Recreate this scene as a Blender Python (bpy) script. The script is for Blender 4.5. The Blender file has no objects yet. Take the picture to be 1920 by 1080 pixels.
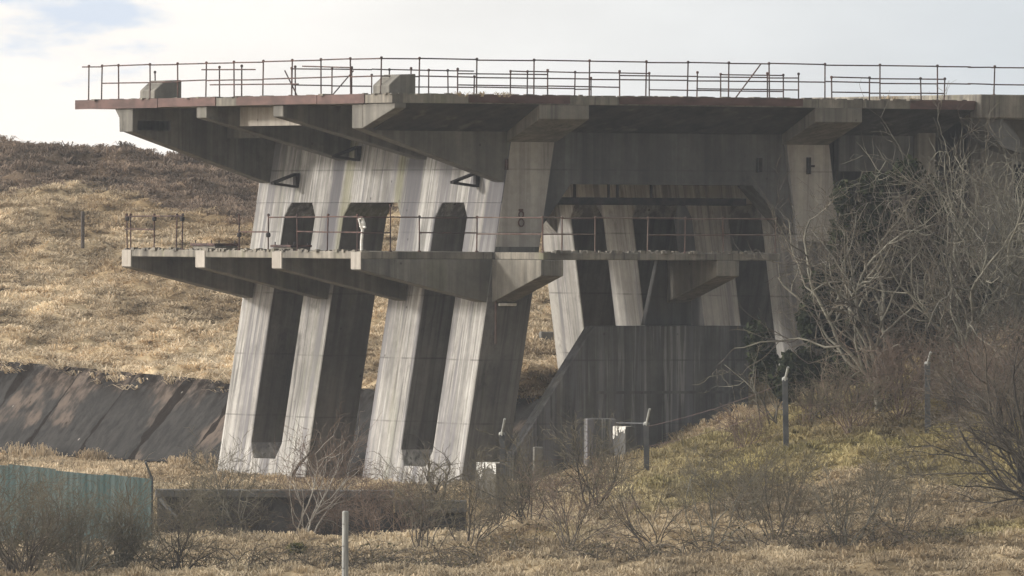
import bpy, math, random
import numpy as np
from mathutils import Vector, Matrix

# ------------------------------------------------------------------ camera, sky, sun, exposure
scene = bpy.context.scene
C = scene.collection
F = 18000.0            # focal length in photo pixels (a long lens across the valley)
EYE = 7.5
ROLL = 0.005
cd = bpy.data.cameras.new('camera'); cam = bpy.data.objects.new('camera', cd); C.objects.link(cam)
cd.sensor_width = 36.0; cd.lens = 36.0 * F / 1920.0
cd.clip_start = 1.0; cd.clip_end = 20000.0
cam.matrix_world = (Matrix.Translation((0, 0, EYE)) @
                    Matrix.Rotation(math.radians(90) - 106.0 / F, 4, 'X') @ Matrix.Rotation(ROLL, 4, 'Z'))
scene.camera = cam
scene.view_settings.view_transform = 'Standard'
scene.view_settings.look = 'None'
scene.view_settings.exposure = 0.0
scene.view_settings.gamma = 1.0
scene.view_settings.use_curve_mapping = False

SUN_EL = math.radians(18.0)
SUN_AZ = math.radians(-90.0)          # from +Y, clockwise: the sun stands to the left of the view
sun_to = Vector((math.sin(SUN_AZ) * math.cos(SUN_EL), math.cos(SUN_AZ) * math.cos(SUN_EL), math.sin(SUN_EL)))
sl = bpy.data.lights.new('sun', 'SUN'); sun = bpy.data.objects.new('sun', sl); C.objects.link(sun)
sl.energy = 2.8; sl.angle = math.radians(5.0); sl.color = (1.0, 0.965, 0.915)
sun.rotation_euler = sun_to.to_track_quat('Z', 'Y').to_euler()

world = bpy.data.worlds.new('World'); scene.world = world; world.use_nodes = True
def build_world():
    nt = world.node_tree; nt.nodes.clear(); N = nt.nodes.new; L = nt.links.new
    out = N('ShaderNodeOutputWorld')
    sky = N('ShaderNodeTexSky'); sky.sky_type = 'NISHITA'; sky.sun_disc = False
    sky.sun_elevation = SUN_EL; sky.sun_rotation = SUN_AZ
    sky.air_density = 1.0; sky.dust_density = 1.5; sky.ozone_density = 1.5
    bg1 = N('ShaderNodeBackground'); bg1.inputs['Strength'].default_value = 0.10
    L(sky.outputs[0], bg1.inputs['Color'])
    tc = N('ShaderNodeTexCoord')
    sep = N('ShaderNodeSeparateXYZ'); L(tc.outputs['Generated'], sep.inputs[0])
    # cloud brightness: whiter towards the sun, grey away from it
    mr = N('ShaderNodeMapRange'); mr.inputs[1].default_value = -0.045; mr.inputs[2].default_value = 0.05
    L(sep.outputs['X'], mr.inputs[0])
    ramp = N('ShaderNodeMix'); ramp.data_type = 'RGBA'
    ramp.inputs[6].default_value = (1.22, 1.16, 1.08, 1); ramp.inputs[7].default_value = (0.72, 0.765, 0.80, 1)
    L(mr.outputs[0], ramp.inputs[0])
    mp = N('ShaderNodeMapping'); mp.inputs['Scale'].default_value = (22, 22, 60)
    L(tc.outputs['Generated'], mp.inputs[0])
    n1 = N('ShaderNodeTexNoise'); n1.inputs['Scale'].default_value = 1.6; n1.inputs['Detail'].default_value = 7
    n1.inputs['Roughness'].default_value = 0.55
    L(mp.outputs[0], n1.inputs['Vector'])
    # soft light and dark in the cloud layer
    mr2 = N('ShaderNodeMapRange'); mr2.inputs[1].default_value = 0.3; mr2.inputs[2].default_value = 0.7
    mr2.inputs[3].default_value = 0.93; mr2.inputs[4].default_value = 1.05
    L(n1.outputs[0], mr2.inputs[0])
    # unseen sky behind the view dimmed to hold back fill on the near faces
    mr3 = N('ShaderNodeMapRange'); mr3.inputs[1].default_value = -0.35; mr3.inputs[2].default_value = 0.85
    mr3.inputs[3].default_value = 0.6; mr3.inputs[4].default_value = 1.0
    L(sep.outputs['Y'], mr3.inputs[0])
    mm = N('ShaderNodeMath'); mm.operation = 'MULTIPLY'; L(mr2.outputs[0], mm.inputs[0]); L(mr3.outputs[0], mm.inputs[1])
    # glow round the veiled sun, out of view, raised for soft side fill
    dt = N('ShaderNodeVectorMath'); dt.operation = 'DOT_PRODUCT'; dt.inputs[1].default_value = sun_to
    L(tc.outputs['Generated'], dt.inputs[0])
    mr4 = N('ShaderNodeMapRange'); mr4.interpolation_type = 'SMOOTHSTEP'; mr4.inputs[1].default_value = 0.35; mr4.inputs[2].default_value = 1.0
    mr4.inputs[3].default_value = 1.0; mr4.inputs[4].default_value = 5.0
    L(dt.outputs['Value'], mr4.inputs[0])
    mm0 = N('ShaderNodeMath'); mm0.operation = 'MULTIPLY'; L(mm.outputs[0], mm0.inputs[0]); L(mr4.outputs[0], mm0.inputs[1]); mm = mm0
    mul = N('ShaderNodeVectorMath'); mul.operation = 'SCALE'
    L(ramp.outputs[2], mul.inputs[0]); L(mm.outputs[0], mul.inputs['Scale'])
    n3 = N('ShaderNodeTexNoise'); n3.inputs['Scale'].default_value = 3.4; n3.inputs['Detail'].default_value = 6
    L(mp.outputs[0], n3.inputs['Vector'])
    bg2 = N('ShaderNodeBackground'); bg2.inputs['Strength'].default_value = 1.0
    L(mul.outputs[0], bg2.inputs['Color'])
    # blue gaps: one low on the left, others by noise
    def gap(c, r):
        sub = N('ShaderNodeVectorMath'); sub.operation = 'SUBTRACT'; sub.inputs[1].default_value = c
        L(tc.outputs['Generated'], sub.inputs[0])
        sc = N('ShaderNodeVectorMath'); sc.operation = 'MULTIPLY'; sc.inputs[1].default_value = (1 / r[0], 0, 1 / r[1])
        L(sub.outputs[0], sc.inputs[0])
        ln = N('ShaderNodeVectorMath'); ln.operation = 'LENGTH'; L(sc.outputs[0], ln.inputs[0])
        ad = N('ShaderNodeMath'); ad.operation = 'MULTIPLY_ADD'; ad.inputs[1].default_value = 4.2; ad.inputs[2].default_value = -2.1
        L(n3.outputs[0], ad.inputs[0])
        s2 = N('ShaderNodeMath'); s2.operation = 'ADD'; L(ln.outputs['Value'], s2.inputs[0]); L(ad.outputs[0], s2.inputs[1])
        m = N('ShaderNodeMapRange'); m.interpolation_type = 'SMOOTHSTEP'
        m.inputs[1].default_value = 0.35; m.inputs[2].default_value = 1.25
        m.inputs[3].default_value = 1.0; m.inputs[4].default_value = 0.0
        L(s2.outputs[0], m.inputs[0]); return m
    g1 = gap((-0.0450, 1.0, 0.0222), (0.0085, 0.0040))
    bl = N('ShaderNodeBackground'); bl.inputs['Color'].default_value = (0.60, 0.72, 0.90, 1); bl.inputs['Strength'].default_value = 1.0
    mixa = N('ShaderNodeMixShader'); mixa.inputs[0].default_value = 0.94
    L(bg1.outputs[0], mixa.inputs[1]); L(bg2.outputs[0], mixa.inputs[2])
    mixb = N('ShaderNodeMixShader')
    sc2 = N('ShaderNodeMath'); sc2.operation = 'MULTIPLY'; sc2.inputs[1].default_value = 0.75
    L(g1.outputs[0], sc2.inputs[0]); L(sc2.outputs[0], mixb.inputs[0])
    L(mixa.outputs[0], mixb.inputs[1]); L(bl.outputs[0], mixb.inputs[2])
    L(mixb.outputs[0], out.inputs['Surface'])
build_world()

# ------------------------------------------------------------------ helpers
def at(px, py, d):
    """world point seen at photo pixel (px, py) at distance d"""
    dx0, dy0 = px - 960.0, py - 540.0
    dx = dx0 + ROLL * dy0; dy = dy0 - ROLL * dx0
    return Vector((dx * d / F, d, EYE + (-106.0 - dy) * d / F))

P0 = Vector((-0.484, 281.0, 0.0))
TH = math.radians(28.5)
def loc2w(u, w, z):
    return Vector((P0.x + u * math.cos(TH) - w * math.sin(TH), P0.y + u * math.sin(TH) + w * math.cos(TH), z))

class MB:
    def __init__(self): self.v = []; self.f = []
    def add(self, vs, fs):
        o = len(self.v); self.v += [tuple(p) for p in vs]; self.f += [tuple(i + o for i in q) for q in fs]; return self
    def prism(self, poly, m, t0, t1):
        """poly in 2-D, extruded from t0 to t1; m(a, b, t) gives the point"""
        n = len(poly)
        vs = [m(a, b, t0) for a, b in poly] + [m(a, b, t1) for a, b in poly]
        fs = [tuple(range(n)), tuple(range(2 * n - 1, n - 1, -1))]
        fs += [(i, i + n, (i + 1) % n + n, (i + 1) % n) for i in range(n)]
        return self.add(vs, fs)
    def box(self, x0, x1, y0, y1, z0, z1):
        return self.prism([(x0, y0), (x1, y0), (x1, y1), (x0, y1)], lambda a, b, t: (a, b, t), z0, z1)
    def tube(self, p, q, r, n=6, r2=None):
        p = Vector(p); q = Vector(q); d = (q - p)
        if d.length < 1e-6: return self
        d.normalize(); a = d.orthogonal().normalized(); b = d.cross(a); r2 = r if r2 is None else r2
        vs = []
        for c, rr in ((p, r), (q, r2)):
            for i in range(n):
                t = 2 * math.pi * i / n; vs.append(c + (a * math.cos(t) + b * math.sin(t)) * rr)
        fs = [tuple(range(n))[::-1], tuple(range(n, 2 * n))] + [(i, (i + 1) % n, (i + 1) % n + n, i + n) for i in range(n)]
        return self.add(vs, fs)
    def path(self, pts, r, n=6):
        for a, b in zip(pts[:-1], pts[1:]): self.tube(a, b, r, n)
        return self
    def lathe(self, c, prof, n=12):
        vs = []; fs = []
        for r, z in prof:
            for i in range(n):
                t = 2 * math.pi * i / n; vs.append((c[0] + r * math.cos(t), c[1] + r * math.sin(t), c[2] + z))
        for k in range(len(prof) - 1):
            for i in range(n): fs.append((k * n + i, k * n + (i + 1) % n, (k + 1) * n + (i + 1) % n, (k + 1) * n + i))
        fs.append(tuple(range(n))[::-1]); fs.append(tuple(range((len(prof) - 1) * n, len(prof) * n)))
        return self.add(vs, fs)
    def build(self, name, mat, parent=None, bevel=0.0, smooth=False):
        me = bpy.data.meshes.new(name); me.from_pydata(self.v, [], self.f)
        import bmesh
        bm = bmesh.new(); bm.from_mesh(me); bmesh.ops.recalc_face_normals(bm, faces=bm.faces[:])
        if bevel > 0:
            bmesh.ops.bevel(bm, geom=bm.edges[:], offset=bevel, segments=1, affect='EDGES')
        bm.to_mesh(me); bm.free()
        if smooth: me.polygons.foreach_set('use_smooth', [True] * len(me.polygons))
        me.materials.append(mat)
        o = bpy.data.objects.new(name, me); C.objects.link(o)
        if parent is not None: o.parent = parent
        return o

def tag(o, label=None, cat=None, group=None, kind=None):
    if label: o['label'] = label
    if cat: o['category'] = cat
    if group: o['group'] = group
    if kind: o['kind'] = kind
    return o

def empty(name, loc, rz=0.0):
    o = bpy.data.objects.new(name, None); C.objects.link(o); o.location = loc; o.rotation_euler = (0, 0, rz)
    o.empty_display_size = 0.3; return o

def cut(o, cutters):
    """subtract closed meshes from o, keeping one mesh"""
    for mb in cutters:
        k = mb.build('cutter', o.data.materials[0])
        k.parent = o.parent
        md = o.modifiers.new('cut', 'BOOLEAN'); md.operation = 'DIFFERENCE'; md.object = k; md.solver = 'EXACT'
        bpy.context.view_layer.update()
        dg = bpy.context.evaluated_depsgraph_get()
        me = bpy.data.meshes.new_from_object(o.evaluated_get(dg))
        o.modifiers.clear(); o.data = me
        bpy.data.objects.remove(k)

# ------------------------------------------------------------------ materials
class MT:
    def __init__(self, name):
        self.m = bpy.data.materials.new(name); self.m.use_nodes = True
        self.nt = self.m.node_tree; self.nt.nodes.clear()
        self.out = self.N('ShaderNodeOutputMaterial'); self.b = self.N('ShaderNodeBsdfPrincipled')
        self.L(self.b.outputs[0], self.out.inputs['Surface'])
        self.tc = self.N('ShaderNodeTexCoord'); self.co = self.tc.outputs['Object']
        self.b.inputs['Roughness'].default_value = 0.9
        self.b.inputs['Specular IOR Level'].default_value = 0.25
    def N(self, t): return self.nt.nodes.new(t)
    def L(self, a, b): self.nt.links.new(a, b)
    def noise(self, scale, detail=4, rough=0.55, sc=(1, 1, 1), loc=(0, 0, 0), co=None):
        mp = self.N('ShaderNodeMapping'); mp.inputs['Scale'].default_value = sc; mp.inputs['Location'].default_value = loc
        self.L(co or self.co, mp.inputs[0])
        n = self.N('ShaderNodeTexNoise'); n.inputs['Scale'].default_value = scale
        n.inputs['Detail'].default_value = detail; n.inputs['Roughness'].default_value = rough
        self.L(mp.outputs[0], n.inputs['Vector']); return n.outputs[0]
    def ramp(self, x, a, b, lo=0.0, hi=1.0):
        m = self.N('ShaderNodeMapRange'); m.interpolation_type = 'SMOOTHSTEP'
        m.inputs[1].default_value = a; m.inputs[2].default_value = b
        m.inputs[3].default_value = lo; m.inputs[4].default_value = hi
        self.L(x, m.inputs[0]); return m.outputs[0]
    def mix(self, fac, a, b, mode='MIX'):
        m = self.N('ShaderNodeMix'); m.data_type = 'RGBA'; m.blend_type = mode
        for i, x in ((6, a), (7, b)):
            if isinstance(x, tuple): m.inputs[i].default_value = (*x, 1)
            else: self.L(x, m.inputs[i])
        if isinstance(fac, (int, float)): m.inputs[0].default_value = fac
        else: self.L(fac, m.inputs[0])
        return m.outputs[2]
    def math(self, op, a, b=None, c=None):
        m = self.N('ShaderNodeMath'); m.operation = op
        for i, x in enumerate((a, b, c)):
            if x is None: continue
            if isinstance(x, (int, float)): m.inputs[i].default_value = x
            else: self.L(x, m.inputs[i])
        return m.outputs[0]
    def attr(self, name):
        a = self.N('ShaderNodeAttribute'); a.attribute_name = name; return a
    def bump(self, h, strength=0.3, dist=0.02):
        b = self.N('ShaderNodeBump'); b.inputs['Strength'].default_value = strength; b.inputs['Distance'].default_value = dist
        self.L(h, b.inputs['Height']); self.L(b.outputs[0], self.b.inputs['Normal'])
    def done(self, col, rough=None):
        if isinstance(col, tuple): self.b.inputs['Base Color'].default_value = (*col, 1)
        else: self.L(col, self.b.inputs['Base Color'])
        if rough is not None: self.b.inputs['Roughness'].default_value = rough
        return self.m

def concrete(name, lo, hi, drip=(0.05, 0.048, 0.045), drip_amt=0.6, warm=(0.24, 0.212, 0.178), bands=False, white=0.0, moss=0.0, seed=0.0, joints=True, board=0.12, rake=0.0):
    t = MT(name); s = (seed * 7.3, seed * 3.1, seed * 1.7)
    if rake:
        s0 = t.N('ShaderNodeSeparateXYZ'); t.L(t.co, s0.inputs[0])
        cb = t.N('ShaderNodeCombineXYZ')
        t.L(t.math('MULTIPLY_ADD', s0.outputs['Z'], -rake, s0.outputs['X']), cb.inputs[0])
        t.L(s0.outputs['Y'], cb.inputs[1]); t.L(s0.outputs['Z'], cb.inputs[2]); t.co = cb.outputs[0]
    sep = t.N('ShaderNodeSeparateXYZ'); t.L(t.co, sep.inputs[0])
    along = t.math('ADD', sep.outputs['X'], sep.outputs['Y'])
    blot = t.noise(0.55, 5, 0.6, loc=s)
    fine = t.noise(5.0, 6, 0.65, loc=s)
    st1 = t.noise(1.5, 6, 0.62, sc=(1.6, 1.6, 0.10), loc=s)
    st2 = t.noise(4.5, 4, 0.6, sc=(1.7, 1.7, 0.07), loc=(s[0] + 4, s[1], s[2]))
    x = t.math('MULTIPLY_ADD', st1, 0.55, t.math('MULTIPLY', blot, 0.45))
    col = t.mix(t.ramp(x, 0.34, 0.66), lo, hi)
    col = t.mix(t.ramp(fine, 0.25, 0.8, 0.0, 0.35), col, tuple(0.62 * c for c in lo))
    # plank marks left by the formwork
    wn = t.N('ShaderNodeTexWhiteNoise'); wn.noise_dimensions = '1D'
    t.L(t.math('FLOOR', t.math('MULTIPLY', along, 5.3)), wn.inputs['W'])
    bd = t.ramp(wn.outputs[0], 0, 1, 1 - board, 1 + board * 0.6)
    vm = t.N('ShaderNodeVectorMath'); vm.operation = 'SCALE'; t.L(col, vm.inputs[0]); t.L(bd, vm.inputs['Scale']); col = vm.outputs[0]
    # dark runs of water stain
    patch = t.noise(0.42, 3, 0.55, sc=(1, 1, 0.55), loc=(s[0] + 71, s[1] + 3, 4))
    col = t.mix(t.math('MULTIPLY', t.ramp(st2, 0.52, 0.64, 0.0, drip_amt), t.ramp(patch, 0.38, 0.58, 0.15, 1.0)), col, drip)
    pt2 = t.noise(1.6, 6, 0.7, sc=(1, 1, 0.7), loc=(s[0] + 81, s[1] + 3, 4))
    col = t.mix(t.math('MULTIPLY', t.ramp(pt2, 0.52, 0.68, 0.0, 0.55), t.ramp(patch, 0.45, 0.62)), col, tuple(.42 * c for c in lo))
    wst = t.noise(1.1, 3, 0.5, sc=(1.5, 1.5, 0.14), loc=(s[0] + 11, s[1] + 5, 0))
    col = t.mix(t.ramp(wst, 0.58, 0.74, 0.0, 0.35), col, warm)
    if white > 0:
        wh = t.noise(4.6, 6, 0.62, sc=(1.8, 1.8, 0.06), loc=(s[0] + 31, s[1] + 2, 1))
        col = t.mix(t.math('MULTIPLY', t.ramp(wh, 0.52, 0.62, 0.0, white * 1.3), t.ramp(patch, 0.62, 0.40, 0.1, 1.0)), col, (0.62, 0.60, 0.565))
        pu = t.noise(1.5, 6, 0.66, sc=(1.6, 1.6, 0.09), loc=(s[0] + 51, s[1] + 12, 1))
        col = t.mix(t.ramp(pu, 0.47, 0.60, 0.0, 0.75), col, (0.155, 0.148, 0.155))
    if bands:
        wv = t.math('MULTIPLY_ADD', t.noise(1.3, 4, 0.6, sc=(1, 1, 0.5)), 0.5, t.math('ADD', sep.outputs['Y'], -0.25))
        hi = t.ramp(sep.outputs['Z'], 5.5, 8.0)
        for c0, hw in ((0.42, 0.55), (5.62, 0.42), (10.65, 0.40)):
            dd = t.math('ABSOLUTE', t.math('SUBTRACT', wv, c0))
            col = t.mix(t.math('MULTIPLY', t.ramp(dd, hw - .12, hw + .1, 0.85, 0.0), hi), col, (0.105, 0.10, 0.105))
        for c0, hw in ((9.85, 0.22), (6.55, 0.16)):
            dd = t.math('ABSOLUTE', t.math('SUBTRACT', wv, c0))
            col = t.mix(t.math('MULTIPLY', t.ramp(dd, hw - .1, hw + .2, 0.45, 0.0), hi), col, (0.20, 0.19, 0.085))
    if moss > 0:
        ms = t.noise(0.8, 6, 0.65, sc=(1.2, 1.2, 0.3), loc=(s[0] + 21, s[1] + 9, 2))
        col = t.mix(t.ramp(ms, 0.56, 0.70, 0.0, moss), col, (0.12, 0.13, 0.045))
    if joints:
        fr = t.math('FRACT', t.math('MULTIPLY', t.math('ADD', sep.outputs['Z'], -0.93), 1 / 1.865))
        j = t.math('LESS_THAN', t.math('ABSOLUTE', t.math('SUBTRACT', fr, 0.5)), 0.013)
        col = t.mix(t.math('MULTIPLY', j, t.ramp(t.noise(1.1, 3, 0.6), 0.35, 0.65, 0.05, 0.5)), col, (0.05, 0.046, 0.042))
    # bolt holes
    vo = t.N('ShaderNodeTexVoronoi'); vo.inputs['Scale'].default_value = 1.15; vo.inputs['Randomness'].default_value = 0.8
    t.L(t.co, vo.inputs['Vector'])
    col = t.mix(t.ramp(vo.outputs['Distance'], 0.03, 0.06, 0.7, 0.0), col, (0.04, 0.035, 0.03))
    t.bump(t.math('ADD', fine, t.math('MULTIPLY', wn.outputs[0], 0.4)), 0.35, 0.03)
    return t.done(col, 0.92)

M = {}
M['pale'] = concrete('pale_concrete', (0.19, 0.18, 0.165), (0.44, 0.417, 0.382), drip_amt=0.7, bands=True, white=0.42, moss=0.2, seed=1.0, rake=0.16)
M['pale_back'] = concrete('pale_concrete_rear', (0.27, 0.255, 0.23), (0.46, 0.435, 0.395), drip_amt=0.4, moss=0.1, seed=2.0, board=0.06, white=0.3, rake=-0.14)
M['mid'] = concrete('grey_concrete', (0.10, 0.095, 0.083), (0.215, 0.20, 0.172), drip_amt=0.35, moss=0.15, seed=3.0, joints=False)
M['deck'] = concrete('deck_concrete', (0.11, 0.10, 0.085), (0.30, 0.27, 0.22), drip_amt=0.6, moss=0.35, seed=4.0, joints=False)
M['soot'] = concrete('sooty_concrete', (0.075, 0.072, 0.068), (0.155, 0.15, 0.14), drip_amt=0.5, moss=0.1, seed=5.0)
M['shade_grime'] = concrete('shaded_grimy_concrete', (0.095, 0.088, 0.08), (0.20, 0.185, 0.165), drip_amt=0.5, moss=0.25, seed=7.0, rake=0.16)
M['screen'] = concrete('stained_screen_concrete', (0.066, 0.065, 0.061), (0.155, 0.15, 0.14), drip_amt=0.6, white=0.22, moss=0.1, seed=8.0)
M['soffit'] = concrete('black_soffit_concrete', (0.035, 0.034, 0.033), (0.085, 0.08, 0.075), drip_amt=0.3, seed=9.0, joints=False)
M['brk'] = concrete('tan_grey_concrete', (0.13, 0.12, 0.10), (0.26, 0.235, 0.195), drip_amt=0.5, seed=10.0, joints=False)
M['side'] = concrete('tan_concrete', (0.29, 0.26, 0.225), (0.46, 0.42, 0.365), drip_amt=0.45, moss=0.05, seed=6.0)

def simple(name, a, b, scale=6.0, rough=0.85, sc=(1, 1, 1), metallic=0.0):
    t = MT(name); n = t.noise(scale, 5, 0.6, sc=sc)
    t.bump(n, 0.25, 0.01); t.b.inputs['Metallic'].default_value = metallic
    return t.done(t.mix(t.ramp(n, 0.35, 0.65), a, b), rough)
M['rust'] = simple('rusty_pipe', (0.040, 0.028, 0.027), (0.11, 0.062, 0.05), 3.0)
M['rail_pale'] = simple('weathered_pipe', (0.16, 0.12, 0.10), (0.09, 0.05, 0.04), 1.5)
M['fascia'] = simple('rusty_red_fascia', (0.125, 0.076, 0.066), (0.075, 0.049, 0.043), 1.4, sc=(1, 1, 2))
M['steel'] = simple('black_steel', (0.018, 0.017, 0.018), (0.045, 0.036, 0.033), 4.0, 0.7)
M['whitepipe'] = simple('flaking_white_paint', (0.85, 0.84, 0.80), (0.62, 0.59, 0.53), 6.0)
M['galv'] = simple('grey_post', (0.052, 0.055, 0.06), (0.095, 0.095, 0.095), 3.0)
M['postwood'] = simple('weathered_wood', (0.20, 0.20, 0.19), (0.36, 0.36, 0.33), 3.0, sc=(4, 4, .4))
M['darkwood'] = simple('dark_wood', (0.06, 0.05, 0.045), (0.11, 0.09, 0.07), 3.0, sc=(4, 4, .4))
M['void'] = simple('dark_recess', (0.012, 0.012, 0.012), (0.02, 0.019, 0.018), 2.0)
M['sheet'] = simple('green_sheet', (0.115, 0.185, 0.182), (0.20, 0.262, 0.252), 1.2, 0.7, sc=(3, 3, .3))

def twig_mat(name, a, b, scale=1.2):
    t = MT(name); n = t.noise(scale, 4, 0.6)
    return t.done(t.mix(t.ramp(n, 0.35, 0.65), a, b), 0.9)
M['lichen'] = twig_mat('lichen_bark', (0.085, 0.078, 0.060), (0.23, 0.215, 0.17), 1.0)
M['bark_brown'] = twig_mat('brown_bark', (0.070, 0.057, 0.045), (0.14, 0.118, 0.088), 1.0)
M['bark_dark'] = twig_mat('dark_bark', (0.040, 0.034, 0.028), (0.085, 0.070, 0.052), 1.0)
M['bark_pale'] = twig_mat('pale_bark', (0.30, 0.27, 0.23), (0.44, 0.41, 0.36), 2.0)
M['twig_green'] = twig_mat('greenish_twig', (0.10, 0.086, 0.057), (0.175, 0.15, 0.102), 0.9)
M['twig_red'] = twig_mat('reddish_twig', (0.125, 0.088, 0.066), (0.20, 0.148, 0.112), 0.9)

def leaf_mat(name):
    t = MT(name); a = t.attr('tint'); t.b.inputs['Specular IOR Level'].default_value = 0.1
    m = t.done(a.outputs['Color'], 0.95)
    tr = t.N('ShaderNodeBsdfTranslucent'); t.L(a.outputs['Color'], tr.inputs['Color'])
    ms = t.N('ShaderNodeMixShader'); ms.inputs[0].default_value = 0.25
    t.L(t.b.outputs[0], ms.inputs[1]); t.L(tr.outputs[0], ms.inputs[2]); t.L(ms.outputs[0], t.out.inputs['Surface'])
    return m
M['blade'] = leaf_mat('grass_blade')

# ------------------------------------------------------------------ the terrain
rs = np.random.RandomState(11)
_lat = rs.rand(256, 256)
def vnoise(x, y):
    x = np.asarray(x, float); y = np.asarray(y, float)
    xi = np.floor(x).astype(int); yi = np.floor(y).astype(int); fx = x - xi; fy = y - yi
    fx = fx * fx * (3 - 2 * fx); fy = fy * fy * (3 - 2 * fy)
    g = lambda a, b: _lat[a % 256, b % 256]
    return (g(xi, yi) * (1 - fx) + g(xi + 1, yi) * fx) * (1 - fy) + (g(xi, yi + 1) * (1 - fx) + g(xi + 1, yi + 1) * fx) * fy
def fbm(x, y, o=4):
    s = 0; a = 0.5
    for k in range(o): s = s + a * vnoise(x * 2 ** k + 17 * k, y * 2 ** k + 31 * k); a *= 0.5
    return s / (1 - 0.5 ** o)
def sstep(a, b, x):
    t = np.clip((x - a) / (b - a), 0, 1); return t * t * (3 - 2 * t)

XK = np.array([-400, -60, -20, -10, -1.3, 0.7, 4, 7.5, 11.3, 14.4, 25, 60, 400.])
DK = np.array([-50, 0, 60, 225, 232, 240, 246, 262, 270, 272.4, 274, 283, 300.])
ZK = np.array([
    [6.2] * 13, [5.7] * 13, [3.3] * 13, [-1.9] * 13,
    [-1.5, -1.5, -1.5, -1.5, -1.4, -1.3, -1.2, -1.1, -1.0, -0.9, -0.6, 0, 0],
    [-1.3, -1.3, -1.3, -1.3, -1.1, -0.95, -0.75, -0.6, -0.4, -0.25, 0.2, 1, 1],
    [-1.25, -1.25, -1.25, -1.25, -1.0, -0.75, -0.5, -0.3, 0.0, 0.25, 0.8, 2, 2],
    [-1.3, -1.3, -1.3, -1.3, -0.9, -0.1, 0.6, 1.35, 1.85, 2.15, 3.0, 4, 4],
    [-1.2, -1.2, -1.2, -1.3, -1.2, 0.1, 0.95, 1.95, 3.0, 3.8, 5.0, 6, 6],
    [-0.9, -0.9, -0.9, -1.3, -1.2, 0.12, 1.05, 2.1, 3.2, 4.1, 5.3, 6.5, 6.5],
    [-0.6, -0.6, -0.6, -0.1, 0.0, 0.14, 1.05, 2.15, 3.3, 4.25, 5.5, 7, 7],
    [0.0, 0.0, 0.0, 0.0, 0.0, 0.1, 0.9, 2.3, 3.5, 4.5, 6.0, 8, 8],
    [0.0, 0.0, 0.0, 0.0, 0.0, 0.1, 0.9, 2.6, 3.8, 4.8, 6.5, 9, 9]])
def front_z(X, D):
    X = np.asarray(X, float); D = np.asarray(D, float)
    i = np.clip(np.searchsorted(XK, X) - 1, 0, len(XK) - 2); j = np.clip(np.searchsorted(DK, D) - 1, 0, len(DK) - 2)
    tx = np.clip((X - XK[i]) / (XK[i + 1] - XK[i]), 0, 1); td = np.clip((D - DK[j]) / (DK[j + 1] - DK[j]), 0, 1)
    return (ZK[j, i] * (1 - tx) + ZK[j, i + 1] * tx) * (1 - td) + (ZK[j + 1, i] * (1 - tx) + ZK[j + 1, i + 1] * tx) * td
def w2loc(X, D):
    a = X - P0.x; b = D - P0.y
    return a * math.cos(TH) + b * math.sin(TH), -a * math.sin(TH) + b * math.cos(TH)
U_TOE, U_CREST = 2.8, 5.0
def crest_z(w): return np.interp(w, [0, 25, 41, 100], [2.5, 2.55, 2.95, 4.0])
RIDGE = 400.0
def ridge_z(X): return np.interp(X, [-60, -21, -14, 0, 40, 400], [11.3, 10.75, 10.5, 9.9, 9.5, 11])
def ground_z(X, D, bumps=True):
    X = np.asarray(X, float); D = np.asarray(D, float)
    u, w = w2loc(X, D)
    zf = front_z(X, D)
    cz = crest_z(w)
    dc = 283.4 - 1.843 * (np.minimum(X, 6.0) - 3.91)
    dc = np.minimum(dc, 395)
    t = np.clip((D - dc) / np.maximum(RIDGE - dc, 5), 0, 4)
    hill = cz + (ridge_z(X) - cz) * np.where(t < 1, 0.80 * t + 0.20 * t * t, np.maximum(1 - 0.3 * (t - 1) ** 1.2, 0.2))
    bank = -0.25 + (cz - 0.1 + 0.25) * np.clip((u - U_TOE) / (U_CREST - U_TOE), 0, 1)
    zb = np.where(u > U_CREST, hill, bank)
    k = sstep(0.2, 0.6, w) * sstep(U_TOE - 0.5, U_TOE, u)
    k2 = sstep(-6, 0.5, w) * sstep(12, 30, u)                  # behind the stand, right of it
    z = zf * (1 - np.maximum(k, k2)) + zb * np.maximum(k, k2)
    if bumps:
        amp = np.where(u > U_CREST, 0.75, 0.45) * sstep(220, 235, D) * np.where((u > -3) & (u < U_CREST + .4) & (w > -1), 0.15, 1)
        z = z + amp * (fbm(X * 0.75, D * 0.55, 3) - 0.5) * 2 * 0.8 + np.where(u > U_CREST, 0.5, 0.25) * (fbm(X * 0.11 + 5, D * 0.07, 2) - 0.5) * sstep(222, 240, D) * sstep(0, 10, np.abs(u - U_CREST))
    return z

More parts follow.
